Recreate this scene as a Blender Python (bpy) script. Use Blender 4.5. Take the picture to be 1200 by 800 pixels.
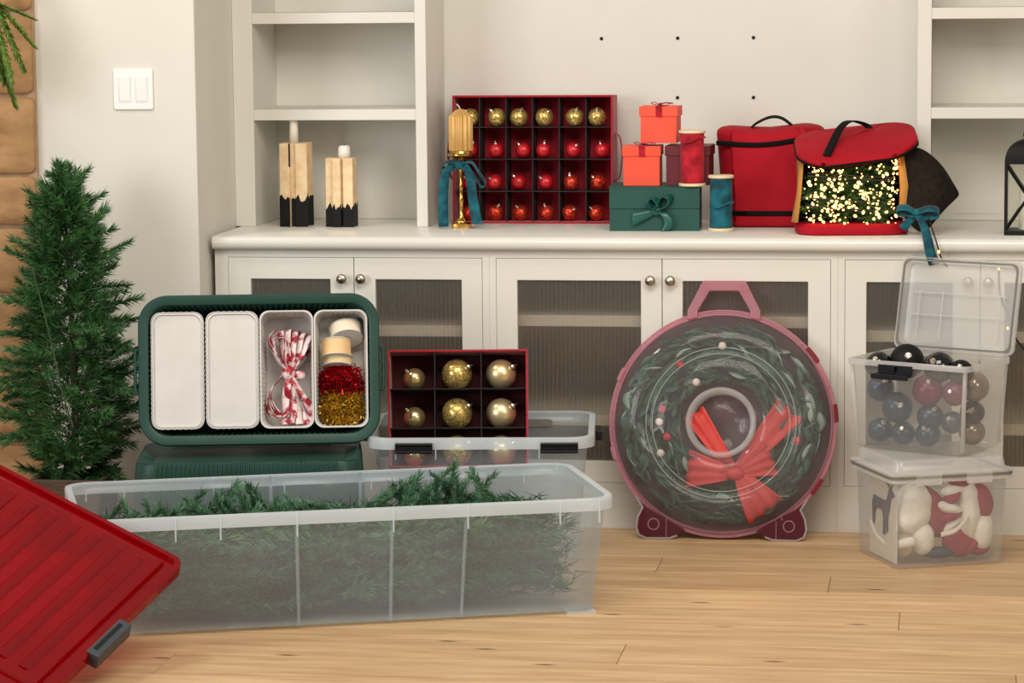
import bpy, math, random
from mathutils import Vector, Matrix, Euler, noise
R = math.radians
random.seed(7)
S = bpy.context.scene
for o in list(bpy.data.objects): bpy.data.objects.remove(o)

# ------------------------------------------------------------------ camera
cam = bpy.data.objects.new('camera', bpy.data.cameras.new('camera'))
S.collection.objects.link(cam); S.camera = cam
cam.data.sensor_width = 36.0
cam.data.lens = 3421.0 / 1200 * 36
cam.data.clip_end = 60
yaw, pitch, roll = .1505, .12113, -.00943
cy, sy, cp, sp = math.cos(yaw), math.sin(yaw), math.cos(pitch), math.sin(pitch)
rt = Vector((cy, sy, 0)); fw = Vector((-sy * cp, cy * cp, -sp)); up = rt.cross(fw)
rt, up = rt * math.cos(roll) + up * math.sin(roll), up * math.cos(roll) - rt * math.sin(roll)
cm = Matrix((rt, up, -fw)).transposed().to_4x4(); cm.translation = (0, -8, 1.508)
cam.matrix_world = cm

# ------------------------------------------------------------------ light
W = bpy.data.worlds.new('room_light'); S.world = W; W.use_nodes = True
bg = W.node_tree.nodes['Background']; bg.inputs[0].default_value = (1, .96, .90, 1); bg.inputs[1].default_value = .30
def area(name, loc, look, sx, sy_, power, col):
    l = bpy.data.lights.new(name, 'AREA'); l.shape = 'RECTANGLE'; l.size = sx; l.size_y = sy_; l.energy = power; l.color = col
    o = bpy.data.objects.new(name, l); S.collection.objects.link(o); o.location = loc
    o.rotation_euler = (Vector(look) - Vector(loc)).to_track_quat('-Z', 'Y').to_euler(); return o
area('ceiling_light', (-.6, -2.6, 2.75), (-.8, -.6, .6), 2.2, 1.2, 76, (1, .92, .82))
area('window_daylight', (-4.6, -5.2, 1.9), (-1.2, -.4, .6), 2.2, 2.0, 115, (.97, .98, 1))
area('kitchen_light', (2.6, -5.0, 2.6), (-.4, 0, .6), 1.6, 1.2, 52, (1, .88, .74))
area('added_lid_glow_lamp', (-2.75, -1.1, 2.7), (-1.9, -1.75, 0), .25, .25, 16, (1, .92, .82))  # added lamp, meant to throw red light through the lid onto the floor
S.view_settings.view_transform = 'Standard'; S.view_settings.look = 'None'
S.view_settings.gamma = 1; S.view_settings.exposure = 0; S.view_settings.use_curve_mapping = False
S.cycles.transparent_max_bounces = 32; S.cycles.max_bounces = 10; S.cycles.transmission_bounces = 8
S.cycles.use_denoising = True; S.cycles.sample_clamp_indirect = 4

# ------------------------------------------------------------------ materials
def lin(h):
    h = h.lstrip('#'); c = [int(h[i:i + 2], 16) / 255 for i in (0, 2, 4)]
    return tuple(x / 12.92 if x <= .04045 else ((x + .055) / 1.055) ** 2.4 for x in c) + (1,)
def newmat(name):
    m = bpy.data.materials.new(name); m.use_nodes = True; nt = m.node_tree
    return m, nt, nt.nodes['Principled BSDF'], nt.nodes['Material Output']
def ramp(nt, a, b, p0=.3, p1=.7):
    r = nt.nodes.new('ShaderNodeValToRGB'); e = r.color_ramp.elements
    e[0].position = p0; e[0].color = a; e[1].position = p1; e[1].color = b; return r
def coords(nt, scale=(1, 1, 1), rand=True):
    tc = nt.nodes.new('ShaderNodeTexCoord'); mp = nt.nodes.new('ShaderNodeMapping'); mp.inputs['Scale'].default_value = scale
    nt.links.new(tc.outputs['Object'], mp.inputs['Vector'])
    if rand:
        oi = nt.nodes.new('ShaderNodeObjectInfo'); mu = nt.nodes.new('ShaderNodeMath'); mu.operation = 'MULTIPLY'; mu.inputs[1].default_value = 50
        nt.links.new(oi.outputs['Random'], mu.inputs[0]); nt.links.new(mu.outputs[0], mp.inputs['Location'])
    return mp
def tex(nt, mp, scale, detail=4, rough=.55):
    n = nt.nodes.new('ShaderNodeTexNoise'); n.inputs['Scale'].default_value = scale; n.inputs['Detail'].default_value = detail
    n.inputs['Roughness'].default_value = rough; nt.links.new(mp.outputs[0], n.inputs['Vector']); return n
def pm(name, c1, c2=None, rough=.5, metal=0, nscale=20, stretch=(1, 1, 1), bump=0, bscale=None, p=(.3, .7), spec=.5, sheen=0, coat=0):
    m, nt, b, out = newmat(name)
    b.inputs['Roughness'].default_value = rough; b.inputs['Metallic'].default_value = metal
    b.inputs['Specular IOR Level'].default_value = spec
    if sheen: b.inputs['Sheen Weight'].default_value = sheen
    if coat: b.inputs['Coat Weight'].default_value = coat; b.inputs['Coat Roughness'].default_value = .1
    mp = coords(nt, stretch); n = tex(nt, mp, nscale)
    r = ramp(nt, lin(c1), lin(c2 or c1), *p); nt.links.new(n.outputs['Fac'], r.inputs[0]); nt.links.new(r.outputs[0], b.inputs['Base Color'])
    if bump:
        n2 = tex(nt, mp, bscale or nscale, 5); bp = nt.nodes.new('ShaderNodeBump'); bp.inputs['Strength'].default_value = bump; bp.inputs['Distance'].default_value = .004
        nt.links.new(n2.outputs['Fac'], bp.inputs['Height']); nt.links.new(bp.outputs[0], b.inputs['Normal'])
    return m
def plastic(name, tint, body, fac, rough=.2, gloss=.07, trans=.5):
    """moulded translucent plastic: part of the light goes straight through, part is scattered in the wall"""
    m, nt, b, out = newmat(name); nt.nodes.remove(b); N = nt.nodes.new; L = nt.links.new
    t = N('ShaderNodeBsdfTransparent'); t.inputs[0].default_value = lin(tint)
    d = N('ShaderNodeBsdfDiffuse'); d.inputs[0].default_value = lin(body)
    tl = N('ShaderNodeBsdfTranslucent'); tl.inputs[0].default_value = lin(body)
    g = N('ShaderNodeBsdfGlossy'); g.inputs[0].default_value = (1, 1, 1, 1); g.inputs[1].default_value = rough
    m1 = N('ShaderNodeMixShader'); m1.inputs[0].default_value = trans; L(d.outputs[0], m1.inputs[1]); L(tl.outputs[0], m1.inputs[2])
    m2 = N('ShaderNodeMixShader'); L(t.outputs[0], m2.inputs[1]); L(m1.outputs[0], m2.inputs[2])
    mp = coords(nt, rand=False); n = tex(nt, mp, 6, 2); mr = N('ShaderNodeMapRange'); mr.inputs[3].default_value = fac * .92; mr.inputs[4].default_value = fac * 1.08
    L(n.outputs['Fac'], mr.inputs[0]); L(mr.outputs[0], m2.inputs[0])
    m3 = N('ShaderNodeMixShader'); lw = N('ShaderNodeLayerWeight'); lw.inputs[0].default_value = .5
    pw_ = N('ShaderNodeMath'); pw_.operation = 'POWER'; pw_.inputs[1].default_value = 4; L(lw.outputs['Facing'], pw_.inputs[0])
    mm = N('ShaderNodeMath'); mm.operation = 'MULTIPLY_ADD'; mm.inputs[1].default_value = .22; mm.inputs[2].default_value = gloss
    L(pw_.outputs[0], mm.inputs[0]); L(mm.outputs[0], m3.inputs[0]); L(m2.outputs[0], m3.inputs[1]); L(g.outputs[0], m3.inputs[2])
    L(m3.outputs[0], out.inputs[0]); return m
def emis(name, col, st):
    m, nt, b, out = newmat(name); b.inputs['Base Color'].default_value = lin(col); b.inputs['Emission Color'].default_value = lin(col); b.inputs['Emission Strength'].default_value = st; return m
def oak(name):
    m, nt, b, out = newmat(name); L = nt.links.new; N = nt.nodes.new
    mp = coords(nt, (1, 9, 9)); n = tex(nt, mp, 3.2, 8, .62); r = ramp(nt, lin('#b48d63'), lin('#d8b68b'), .28, .68); L(n.outputs['Fac'], r.inputs[0])
    mp3 = coords(nt, (1, 60, 60)); n3 = tex(nt, mp3, 4, 4); r3 = ramp(nt, (.91, .91, .91, 1), (1, 1, 1, 1), .35, .6); L(n3.outputs['Fac'], r3.inputs[0])
    mx = N('ShaderNodeMix'); mx.data_type = 'RGBA'; mx.blend_type = 'MULTIPLY'; mx.inputs['Factor'].default_value = 1
    L(r.outputs[0], mx.inputs['A']); L(r3.outputs[0], mx.inputs['B'])
    # dark knots and checks
    mp2 = coords(nt, (1.6, 6, 6)); v = N('ShaderNodeTexVoronoi'); v.voronoi_dimensions = '2D'; v.inputs['Scale'].default_value = .75; L(mp2.outputs[0], v.inputs['Vector'])
    r2 = ramp(nt, (.12, .07, .04, 1), (1, 1, 1, 1), .010, .040); L(v.outputs['Distance'], r2.inputs[0])
    mx2 = N('ShaderNodeMix'); mx2.data_type = 'RGBA'; mx2.blend_type = 'MULTIPLY'; mx2.inputs['Factor'].default_value = .9
    L(mx.outputs['Result'], mx2.inputs['A']); L(r2.outputs[0], mx2.inputs['B'])
    oi = N('ShaderNodeObjectInfo'); hs = N('ShaderNodeHueSaturation'); mr = N('ShaderNodeMapRange'); mr.inputs[3].default_value = .9; mr.inputs[4].default_value = 1.1
    L(oi.outputs['Random'], mr.inputs[0]); L(mr.outputs[0], hs.inputs['Value']); L(mx2.outputs['Result'], hs.inputs['Color']); L(hs.outputs[0], b.inputs['Base Color'])
    b.inputs['Roughness'].default_value = .42; b.inputs['Specular IOR Level'].default_value = .35
    bp = N('ShaderNodeBump'); bp.inputs['Strength'].default_value = .12; bp.inputs['Distance'].default_value = .002; L(n3.outputs['Fac'], bp.inputs['Height']); L(bp.outputs[0], b.inputs['Normal'])
    return m
def needles_mat(name, a, b_):
    m, nt, b, out = newmat(name); L = nt.links.new
    mp = coords(nt, (1, 1, 1)); n = tex(nt, mp, 45, 3); r = ramp(nt, lin(a), lin(b_), .3, .72); L(n.outputs['Fac'], r.inputs[0]); L(r.outputs[0], b.inputs['Base Color'])
    b.inputs['Roughness'].default_value = .45; b.inputs['Specular IOR Level'].default_value = .4; return m
def velvet(name, a, b_):
    return pm(name, a, b_, rough=.75, nscale=28, bump=.35, bscale=60, sheen=.08, spec=.25, p=(.4, .62))
def striped(name, a, b_, sc):
    m, nt, b, out = newmat(name); L = nt.links.new
    mp = coords(nt, (1, 1, 1)); w = nt.nodes.new('ShaderNodeTexWave'); w.inputs['Scale'].default_value = sc; w.inputs['Distortion'].default_value = 5; w.inputs['Detail'].default_value = 3
    L(mp.outputs[0], w.inputs['Vector']); r = ramp(nt, lin(a), lin(b_), .42, .56); L(w.outputs['Fac'], r.inputs[0]); L(r.outputs[0], b.inputs['Base Color']); b.inputs['Roughness'].default_value = .6
    return m
def glitter(name, a, b_, metal=.7):
    m, nt, b, out = newmat(name); L = nt.links.new
    mp = coords(nt, (1, 1, 1)); v = nt.nodes.new('ShaderNodeTexVoronoi'); v.inputs['Scale'].default_value = 420; L(mp.outputs[0], v.inputs['Vector'])
    r = ramp(nt, lin(a), lin(b_), .1, .9); sp_ = nt.nodes.new('ShaderNodeSeparateColor'); L(v.outputs['Color'], sp_.inputs[0]); L(sp_.outputs[0], r.inputs[0]); L(r.outputs[0], b.inputs['Base Color'])
    bp = nt.nodes.new('ShaderNodeBump'); bp.inputs['Strength'].default_value = .9; bp.inputs['Distance'].default_value = .004; L(sp_.outputs[1], bp.inputs['Height']); L(bp.outputs[0], b.inputs['Normal'])
    b.inputs['Metallic'].default_value = metal; b.inputs['Roughness'].default_value = .3; return m
def reeded():
    m, nt, b, out = newmat('reeded_glass'); L = nt.links.new; N = nt.nodes.new
    b.inputs['Transmission Weight'].default_value = 1; b.inputs['Roughness'].default_value = .1; b.inputs['IOR'].default_value = 1.45; b.inputs['Base Color'].default_value = lin('#e6e0d4')
    t = N('ShaderNodeBsdfTransparent'); t.inputs[0].default_value = lin('#f8f6f2'); d = N('ShaderNodeBsdfTranslucent'); d.inputs[0].default_value = lin('#d8d2c4'); d2 = N('ShaderNodeBsdfDiffuse'); d2.inputs[0].default_value = lin('#d8d2c4')
    md = N('ShaderNodeMixShader'); L(d.outputs[0], md.inputs[1]); L(d2.outputs[0], md.inputs[2])
    mx = N('ShaderNodeMixShader'); mx.inputs[0].default_value = .10; L(t.outputs[0], mx.inputs[1]); L(b.outputs[0], mx.inputs[2])
    m2 = N('ShaderNodeMixShader'); m2.inputs[0].default_value = .10; L(mx.outputs[0], m2.inputs[1]); L(md.outputs[0], m2.inputs[2]); g = N('ShaderNodeBsdfGlossy'); g.inputs[1].default_value = .18; m3 = N('ShaderNodeMixShader'); m3.inputs[0].default_value = .11; L(m2.outputs[0], m3.inputs[1]); L(g.outputs[0], m3.inputs[2]); L(m3.outputs[0], out.inputs[0]); return m
MT = {}
MT['wall'] = pm('painted_wall', '#d6d3c8', '#dbd8ce', rough=.75, nscale=3, bump=.05, bscale=150)
MT['white'] = pm('cabinet_paint', '#d8d6cc', '#dcdad1', rough=.38, nscale=4, bump=.02, bscale=80)
MT['interior'] = pm('cabinet_interior', '#9c9283', '#a59b8c', rough=.7, nscale=5)
MT['counter'] = pm('counter_paint', '#d9d7ce', '#dedcd4', rough=.22, nscale=4)
MT['oak'] = oak('oak_plank')
MT['subfloor'] = pm('floor_joint', '#6b4c30', '#7a5838', rough=.8)
MT['stone'] = pm('tan_stone', '#8f6a44', '#bb9366', rough=.9, nscale=9, stretch=(1, 1, 2), bump=.9, bscale=14, p=(.25, .7))
MT['mortar'] = pm('mortar', '#a8896c', '#b79a7d', rough=.95, nscale=40, bump=.5)
MT['switch'] = pm('switch_plastic', '#e6e6e2', rough=.35)
MT['glass'] = reeded()
MT['nickel'] = pm('brushed_nickel', '#b5aa9a', '#a59a8b', rough=.3, metal=1)
MT['black'] = pm('black_plastic', '#0b0b0d', '#0f0f11', rough=.4, spec=.3)
MT['blackfab'] = pm('black_fabric', '#0d0b0a', '#15110f', rough=.85, spec=.15, nscale=60, bump=.2)
MT['flapfab'] = pm('flap_fabric', '#1a1411', '#2a211b', rough=.85, nscale=60, bump=.2, spec=.15)
MT['needle'] = needles_mat('fir_needles', '#1b3d22', '#4f8045')
MT['needle2'] = needles_mat('dark_fir_needles', '#1d4028', '#5f8d66')
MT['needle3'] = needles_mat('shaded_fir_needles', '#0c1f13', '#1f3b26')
MT['stem'] = pm('wire_stem', '#2a3b23', '#3a4a2a', rough=.8)
MT['fern'] = needles_mat('fern_green', '#2f4d16', '#6d8a2c')
MT['bark'] = pm('dark_wood', '#3a2d22', '#5a4836', rough=.8, nscale=12, stretch=(1, 1, 8), bump=.3)
MT['cork'] = pm('cork', '#d8b78a', '#eed3ab', rough=.85, nscale=30, bump=.8, bscale=50, p=(.3, .62))
MT['wax'] = pm('white_wax', '#e6e0d2', '#efeae0', rough=.45, nscale=20, bump=.2)
MT['matblack'] = pm('matte_black', '#08080a', '#0c0c0e', rough=.6, spec=.25)
MT['gold'] = pm('polished_gold', '#d6a557', '#e2b867', rough=.18, metal=1)
MT['goldwax'] = pm('gold_wax', '#c79c58', '#d6b06a', rough=.5, metal=.3)
MT['teal'] = velvet('teal_velvet', '#093c49', '#156370')
MT['redvel'] = velvet('red_velvet', '#860a18', '#bb1a2e')
MT['redfelt'] = pm('red_felt', '#940a1e', '#ad0f28', rough=.85, nscale=50, bump=.25, sheen=.2)
MT['divider'] = pm('divider_board', '#1e1a1a', '#262121', rough=.8)
MT['dividerred'] = pm('divider_dark_red', '#420a12', '#520d16', rough=.8)
MT['redball'] = pm('matte_red', '#b0111c', '#c21722', rough=.38, metal=.25, coat=.2)
MT['redglit'] = glitter('red_glitter', '#9c1212', '#ff5a3a')
MT['goldglit'] = glitter('gold_glitter', '#8b6a22', '#ffe08a')
MT['goldmirror'] = pm('gold_mirror', '#ecca86', '#f5da9c', rough=.16, metal=.85)
MT['champagne'] = pm('champagne_satin', '#d9c08c', '#e6d2a2', rough=.33, metal=.75)
MT['silver'] = pm('silver_cap', '#cfc9bd', '#dcd6cb', rough=.25, metal=1)
MT['orange'] = pm('orange_red_card', '#ea4a2c', '#f0553a', rough=.55, nscale=12)
MT['maroon'] = pm('maroon_card', '#5d0d18', '#6b101d', rough=.55)
MT['greencard'] = pm('green_card', '#0c433b', '#0f4a42', rough=.6, nscale=10)
MT['greenrib'] = pm('green_satin', '#0a4039', '#12574d', rough=.35, nscale=18, bump=.1)
MT['wood'] = pm('pale_wood', '#dcc49c', '#e8d4b0', rough=.6, stretch=(1, 1, 6))
MT['canvas'] = pm('red_canvas', '#9c0719', '#ae0b20', rough=.8, spec=.25, nscale=8, bump=.5, bscale=9)
MT['tan'] = pm('tan_lining_and_glow', '#b07a36', '#c08a44', rough=.8)  # bag lining colour, also the painted bulb glow on the flap
MT['cable'] = pm('dark_cable', '#1c1a12', '#26231a', rough=.5)
MT['bulb'] = emis('warm_bulb', '#ffc476', 3.4)
MT['tote'] = pm('green_tote', '#1b3c34', '#1f433a', rough=.45, spec=.35, nscale=8)
MT['trayw'] = pm('white_tray', '#cbc8c2', '#d1cec9', rough=.45)
MT['candy'] = pm('red_white_ribbon', '#a3102c', '#f0dedb', rough=.6, nscale=34, p=(.44, .54))
MT['cream'] = pm('cream_ribbon', '#e9dfc0', '#efe7cf', rough=.7)
MT['peach'] = striped('peach_cord', '#d9ae74', '#efcd98', 90)
MT['gingham'] = striped('gold_check', '#c39a4a', '#efe2bf', 150)
MT['tinred'] = pm('red_tinsel', '#8d0514', '#d3142a', rough=.2, metal=.8)
MT['tingold'] = pm('gold_tinsel', '#b98d1e', '#f0cd55', rough=.2, metal=.85)
MT['clear'] = plastic('frosted_clear_plastic', '#f6f9fa', '#f2f9ff', .11, rough=.25, gloss=.015, trans=.4)
MT['clearrim'] = plastic('frosted_clear_rim', '#f2f7f8', '#f6fbff', .46, rough=.25, gloss=.02, trans=.4)
MT['box'] = plastic('clear_box_plastic', '#f8f8f7', '#fbfaf8', .10, rough=.15, gloss=.012, trans=.4)
MT['boxrim'] = plastic('clear_box_rim', '#f4f5f4', '#fdfcfa', .32, rough=.2, gloss=.02, trans=.4)
MT['gasket'] = pm('grey_gasket', '#6d6a64', '#757169', rough=.6)
MT['dome'] = plastic('clear_dome_plastic', '#f7f5f5', '#eee8ea', .075, rough=.06, gloss=.007)
MT['pink'] = plastic('pink_clear_plastic', '#f0c4ce', '#f0bcc8', .42, rough=.15, gloss=.03, trans=.4)
MT['redclear'] = plastic('red_clear_plastic', '#b84a5c', '#8a2038', .40, rough=.15, gloss=.05)
MT['redlatch'] = pm('red_latch', '#6d0d1b', '#7a1020', rough=.3)
MT['redlid'] = plastic('red_translucent_lid', '#ff0c0c', '#a80012', .5, rough=.06, gloss=.05, trans=.55)
MT['grey'] = pm('grey_latch', '#30353b', '#383d44', rough=.4)
MT['redbow'] = pm('red_satin', '#b82c26', '#d0433a', rough=.55, nscale=14, bump=.5, bscale=12)
MT['leafdark'] = pm('wreath_green', '#2c5142', '#436d58', rough=.6, nscale=12)
MT['leafpale'] = pm('sage_leaf', '#7fa08e', '#a7bfae', rough=.6)
MT['berrywhite'] = pm('white_berry', '#efe9dd', rough=.6)
MT['berryred'] = pm('red_berry', '#c6202a', rough=.4)
MT['navy'] = pm('navy_satin', '#0c2a3e', '#12384f', rough=.3, metal=.3, coat=.3)
MT['blackgloss'] = pm('black_gloss', '#08080a', '#0c0c0e', rough=.06, coat=.5)
MT['blackmatte'] = pm('black_matte_ball', '#09090b', rough=.6, spec=.3)
MT['plum'] = pm('plum_satin', '#6a1a38', '#7c2244', rough=.3, metal=.3)
MT['mercury'] = pm('smoky_glass_ball', '#8c7a6c', '#a09080', rough=.15, metal=.6)
MT['knitwhite'] = pm('white_knit', '#e8e2d6', '#f1ece2', rough=.9, nscale=80, bump=.8)
MT['knitred'] = pm('red_knit', '#8a0e22', '#9c1329', rough=.9, nscale=80, bump=.6)
MT['knitcream'] = pm('cream_knit', '#d8c8a8', '#e0d2b4', rough=.9, nscale=80, bump=.6)
MT['deer'] = pm('navy_wood', '#202c44', '#27344e', rough=.6)
MT['pane'] = plastic('lantern_glass', '#fbfbf8', '#ffffff', .03, rough=.05, gloss=.02)
MT['hole'] = pm('dark_hole', '#1a1714', rough=.9)

# ------------------------------------------------------------------ mesh helpers
V = Vector
class M:
    def __init__(s): s.v = []; s.f = []
    def box(s, a, b):
        i = len(s.v); (x0, y0, z0), (x1, y1, z1) = a, b
        s.v += [V(p) for p in ((x0,y0,z0),(x1,y0,z0),(x1,y1,z0),(x0,y1,z0),(x0,y0,z1),(x1,y0,z1),(x1,y1,z1),(x0,y1,z1))]
        s.f += [tuple(i + k for k in q) for q in ((3,2,1,0),(4,5,6,7),(0,1,5,4),(1,2,6,5),(2,3,7,6),(3,0,4,7))]; return s
    def loft(s, loops, closed=True, c0=True, c1=True):
        i = len(s.v); n = len(loops[0]); assert all(len(l) == n for l in loops)
        for l in loops: s.v += [V(p) for p in l]
        for k in range(len(loops) - 1):
            for j in range(n if closed else n - 1):
                a = i + k * n + j; b = i + k * n + (j + 1) % n; s.f.append((a, b, b + n, a + n))
        if c0: s.f.append(tuple(reversed(range(i, i + n))))
        if c1: s.f.append(tuple(range(i + (len(loops) - 1) * n, i + len(loops) * n)))
        return s
    def tube(s, pts, r, n=8, caps=True, closed=False):
        pts = [V(p) for p in pts]; rs = r if isinstance(r, (list, tuple)) else [r] * len(pts); loops = []; ref = None
        for k, p in enumerate(pts):
            if closed: t = pts[(k + 1) % len(pts)] - pts[k - 1]
            else: t = pts[min(k + 1, len(pts) - 1)] - pts[max(k - 1, 0)]
            t.normalize()
            if ref is None: ref = t.cross(V((0, 0, 1))); ref = ref if ref.length > .1 else t.cross(V((0, 1, 0)))
            ref = (ref - t * ref.dot(t)).normalized(); b = t.cross(ref)
            loops.append([p + (ref * math.cos(2 * math.pi * j / n) + b * math.sin(2 * math.pi * j / n)) * rs[k] for j in range(n)])
        if closed: loops.append(loops[0]); caps = False
        return s.loft(loops, True, caps, caps)
    def lathe(s, prof, n=32, c=(0, 0, 0), ax='z', fl=0, flr=0):
        loops = []
        for r, z in prof:
            l = []
            for j in range(n):
                a = 2 * math.pi * j / n; rr = max(r, 1e-5) + (flr * math.cos(fl * a) if fl else 0) * (1 if r > .001 else 0)
                q = (rr * math.cos(a), rr * math.sin(a), z)
                if ax == 'y': q = (q[0], -q[2], q[1])
                if ax == 'x': q = (q[2], q[0], q[1])
                l.append(V(c) + V(q))
            loops.append(l)
        ring = tuple(prof[0]) == tuple(prof[-1])
        return s.loft(loops, True, prof[0][0] > 1e-4 and not ring, prof[-1][0] > 1e-4 and not ring)
    def sphere(s, c, r, n=20, m=12, sc=(1, 1, 1)):
        loops = [[V(c) + V((r * sc[0] * math.sin(math.pi * k / m) * math.cos(2 * math.pi * j / n), r * sc[1] * math.sin(math.pi * k / m) * math.sin(2 * math.pi * j / n), -r * sc[2] * math.cos(math.pi * k / m))) for j in range(n)] for k in range(1, m)]
        i = len(s.v); s.loft(loops, True, False, False); b = len(s.v); s.v += [V(c) + V((0, 0, -r * sc[2])), V(c) + V((0, 0, r * sc[2]))]
        e = i + (m - 2) * n
        for j in range(n): s.f.append((b, i + (j + 1) % n, i + j)); s.f.append((b + 1, e + j, e + (j + 1) % n))
        return s
    def prism(s, poly, z0, z1, plane='xy'):
        def q(p, z): return V((p[0], p[1], z)) if plane == 'xy' else V((p[0], z, p[1]))
        return s.loft([[q(p, z0) for p in poly], [q(p, z1) for p in poly]])
    def frame(s, x0, x1, z0, z1, a0, a1, b0, b1, y0, y1):
        """flat ring in the xz plane: outer x0..x1, z0..z1, opening a0..a1, b0..b1"""
        o = [(x0, z0), (x1, z0), (x1, z1), (x0, z1)]; h = [(a0, b0), (a1, b0), (a1, b1), (a0, b1)]
        L = [[V((p[0], y, p[1])) for p in q] for q, y in ((o, y0), (o, y1), (h, y1), (h, y0), (o, y0))]
        return s.loft(L, True, False, False)
    def strip(s, pts, sides, w):
        """ribbon strip along pts with side vectors"""
        ws = w if isinstance(w, (list, tuple)) else [w] * len(pts)
        return s.loft([[V(p) - V(d).normalized() * ww / 2, V(p) - V(d).normalized() * ww / 6, V(p) + V(d).normalized() * ww / 6, V(p) + V(d).normalized() * ww / 2] for p, d, ww in zip(pts, sides, ws)], False, False, False)
    def xf(s, mat, i=0):
        for k in range(i, len(s.v)): s.v[k] = mat @ s.v[k]
        return s
    def mesh(s, name, mat, smooth=False):
        me = bpy.data.meshes.new(name); me.from_pydata([tuple(p) for p in s.v], [], s.f); me.update()
        if mat: me.materials.append(MT[mat])
        if smooth: me.shade_smooth()
        return me
    def obj(s, name, mat, parent=None, smooth=False, bevel=0, solid=0, segs=2, sub=0, auto=None):
        o = bpy.data.objects.new(name, s.mesh(name, mat, smooth)); S.collection.objects.link(o)
        if parent: o.parent = parent
        if sub: md = o.modifiers.new('sub', 'SUBSURF'); md.levels = sub; md.render_levels = sub
        if solid: md = o.modifiers.new('solid', 'SOLIDIFY'); md.thickness = solid; md.offset = -1
        if bevel: md = o.modifiers.new('bevel', 'BEVEL'); md.width = bevel; md.segments = segs; md.limit_method = 'ANGLE'; md.angle_limit = R(35); 
        if auto:
            try:
                for p in o.data.polygons: p.use_smooth = True
                o.data.set_sharp_from_angle(angle=R(auto))
            except Exception: pass
        return o
def link(me, name, parent, loc=(0, 0, 0), rot=None, scale=None):
    o = bpy.data.objects.new(name, me); S.collection.objects.link(o); o.parent = parent; o.location = loc
    if rot is not None: o.rotation_euler = rot
    if scale is not None: o.scale = (scale,) * 3 if isinstance(scale, (int, float)) else scale
    return o
def tag(o, label, cat=None, group=None, kind=None):
    o['label'] = label
    if cat: o['category'] = cat
    if group: o['group'] = group
    if kind: o['kind'] = kind
    return o
def thing(name, label, cat, loc=(0, 0, 0), rot=(0, 0, 0), group=None):
    o = bpy.data.objects.new(name, None); S.collection.objects.link(o); o.empty_display_size = .05
    o.location = loc; o.rotation_euler = rot; return tag(o, label, cat, group)
def rr(w, d, r, n=6, cx=0, cy=0, z=None, panels=None, step=0):
    """rounded rectangle loop, anticlockwise; panels: list of (x0,x1) stretches of the long sides pushed in by step"""
    pts = []; hw, hd = w / 2, d / 2
    for (sx, sy_, a0) in ((1, -1, -90), (1, 1, 0), (-1, 1, 90), (-1, -1, 180)):
        for k in range(n + 1):
            a = R(a0 + 90 * k / n); pts.append([sx * (hw - r) + r * math.cos(a), sy_ * (hd - r) + r * math.sin(a)])
        if panels and (sx, sy_) in ((1, 1), (-1, -1)):
            xs = []
            for a, b in panels: xs += [(a - .008, 0), (a, step), (b, step), (b + .008, 0)]
            if sy_ == 1: xs = xs[::-1]
            for x, st in xs: pts.append([x * w, sy_ * (hd - st)])
    return [V((p[0] + cx, p[1] + cy, z)) if z is not None else (p[0] + cx, p[1] + cy) for p in pts]
def cr(pts, n=6, closed=False):
    """Catmull-Rom through pts"""
    P = [V(p) for p in pts]; out = []; m = len(P)
    for i in range(m if closed else m - 1):
        g = (lambda k: P[k % m]) if closed else (lambda k: P[max(0, min(m - 1, k))])
        p0, p1, p2, p3 = g(i - 1), g(i), g(i + 1), g(i + 2)
        for k in range(n):
            t = k / n; out.append(.5 * ((2 * p1) + (p2 - p0) * t + (2 * p0 - 5 * p1 + 4 * p2 - p3) * t * t + (3 * p1 - p0 - 3 * p2 + p3) * t ** 3))
    if not closed: out.append(P[-1])
    return out
def ribbon(name, mat, parent, pts, side, w, n=6, closed=False, th=.0012, wav=0, loc=None):
    P = cr(pts, n, closed)
    if closed: P.append(P[0])
    if callable(side): sd = [side(k / (len(P) - 1)) for k in range(len(P))]
    else: sd = [V(side)] * len(P)
    if isinstance(w, tuple): ws = [w[0] + (w[1] - w[0]) * k / (len(P) - 1) for k in range(len(P))]
    else: ws = [w] * len(P)
    m = M().strip(P, sd, ws)
    o = m.obj(name, mat, parent, smooth=True, solid=th); return o

# ------------------------------------------------------------------ the setting
ZC, YB, YK = .8165, .62, .315          # counter height, back of the niche, face of the bookshelves
XW = -2.076
fl = M().box((-4.2, -9, -.06), (3.2, .62, -.006)).obj('floor', 'subfloor'); tag(fl, 'pale oak plank floor in front of the cabinets', kind='structure')
PW = .207
pl_cache = {}
row = 0; y = -1.64 - 4 * PW
joint = {4: (-.735, .95), 6: (-.117,), 5: (.25, -1.9), 3: (.146, -1.75), 9: (-.752, .6), 7: (-1.5, .5), 8: (-.3, -2.4), 2: (-.9, .7), 1: (.1, -2.0), 0: (-1.2, .4), 10: (-1.1, .3)}
while y < .0:
    xs = [-4.2] + sorted(joint.get(row, (0,))) + [3.2]
    for a, b in zip(xs, xs[1:]):
        m = M().box((-(b - a) / 2 + .0006, -PW / 2 + .0006, -.006), ((b - a) / 2 - .0006, PW / 2 - .0006, random.uniform(-.0002, .0003)))
        o = m.obj('plank', 'oak', fl, bevel=.0012, segs=1); o.location = ((a + b) / 2, y + PW / 2, 0)
    y += PW; row += 1
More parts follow.
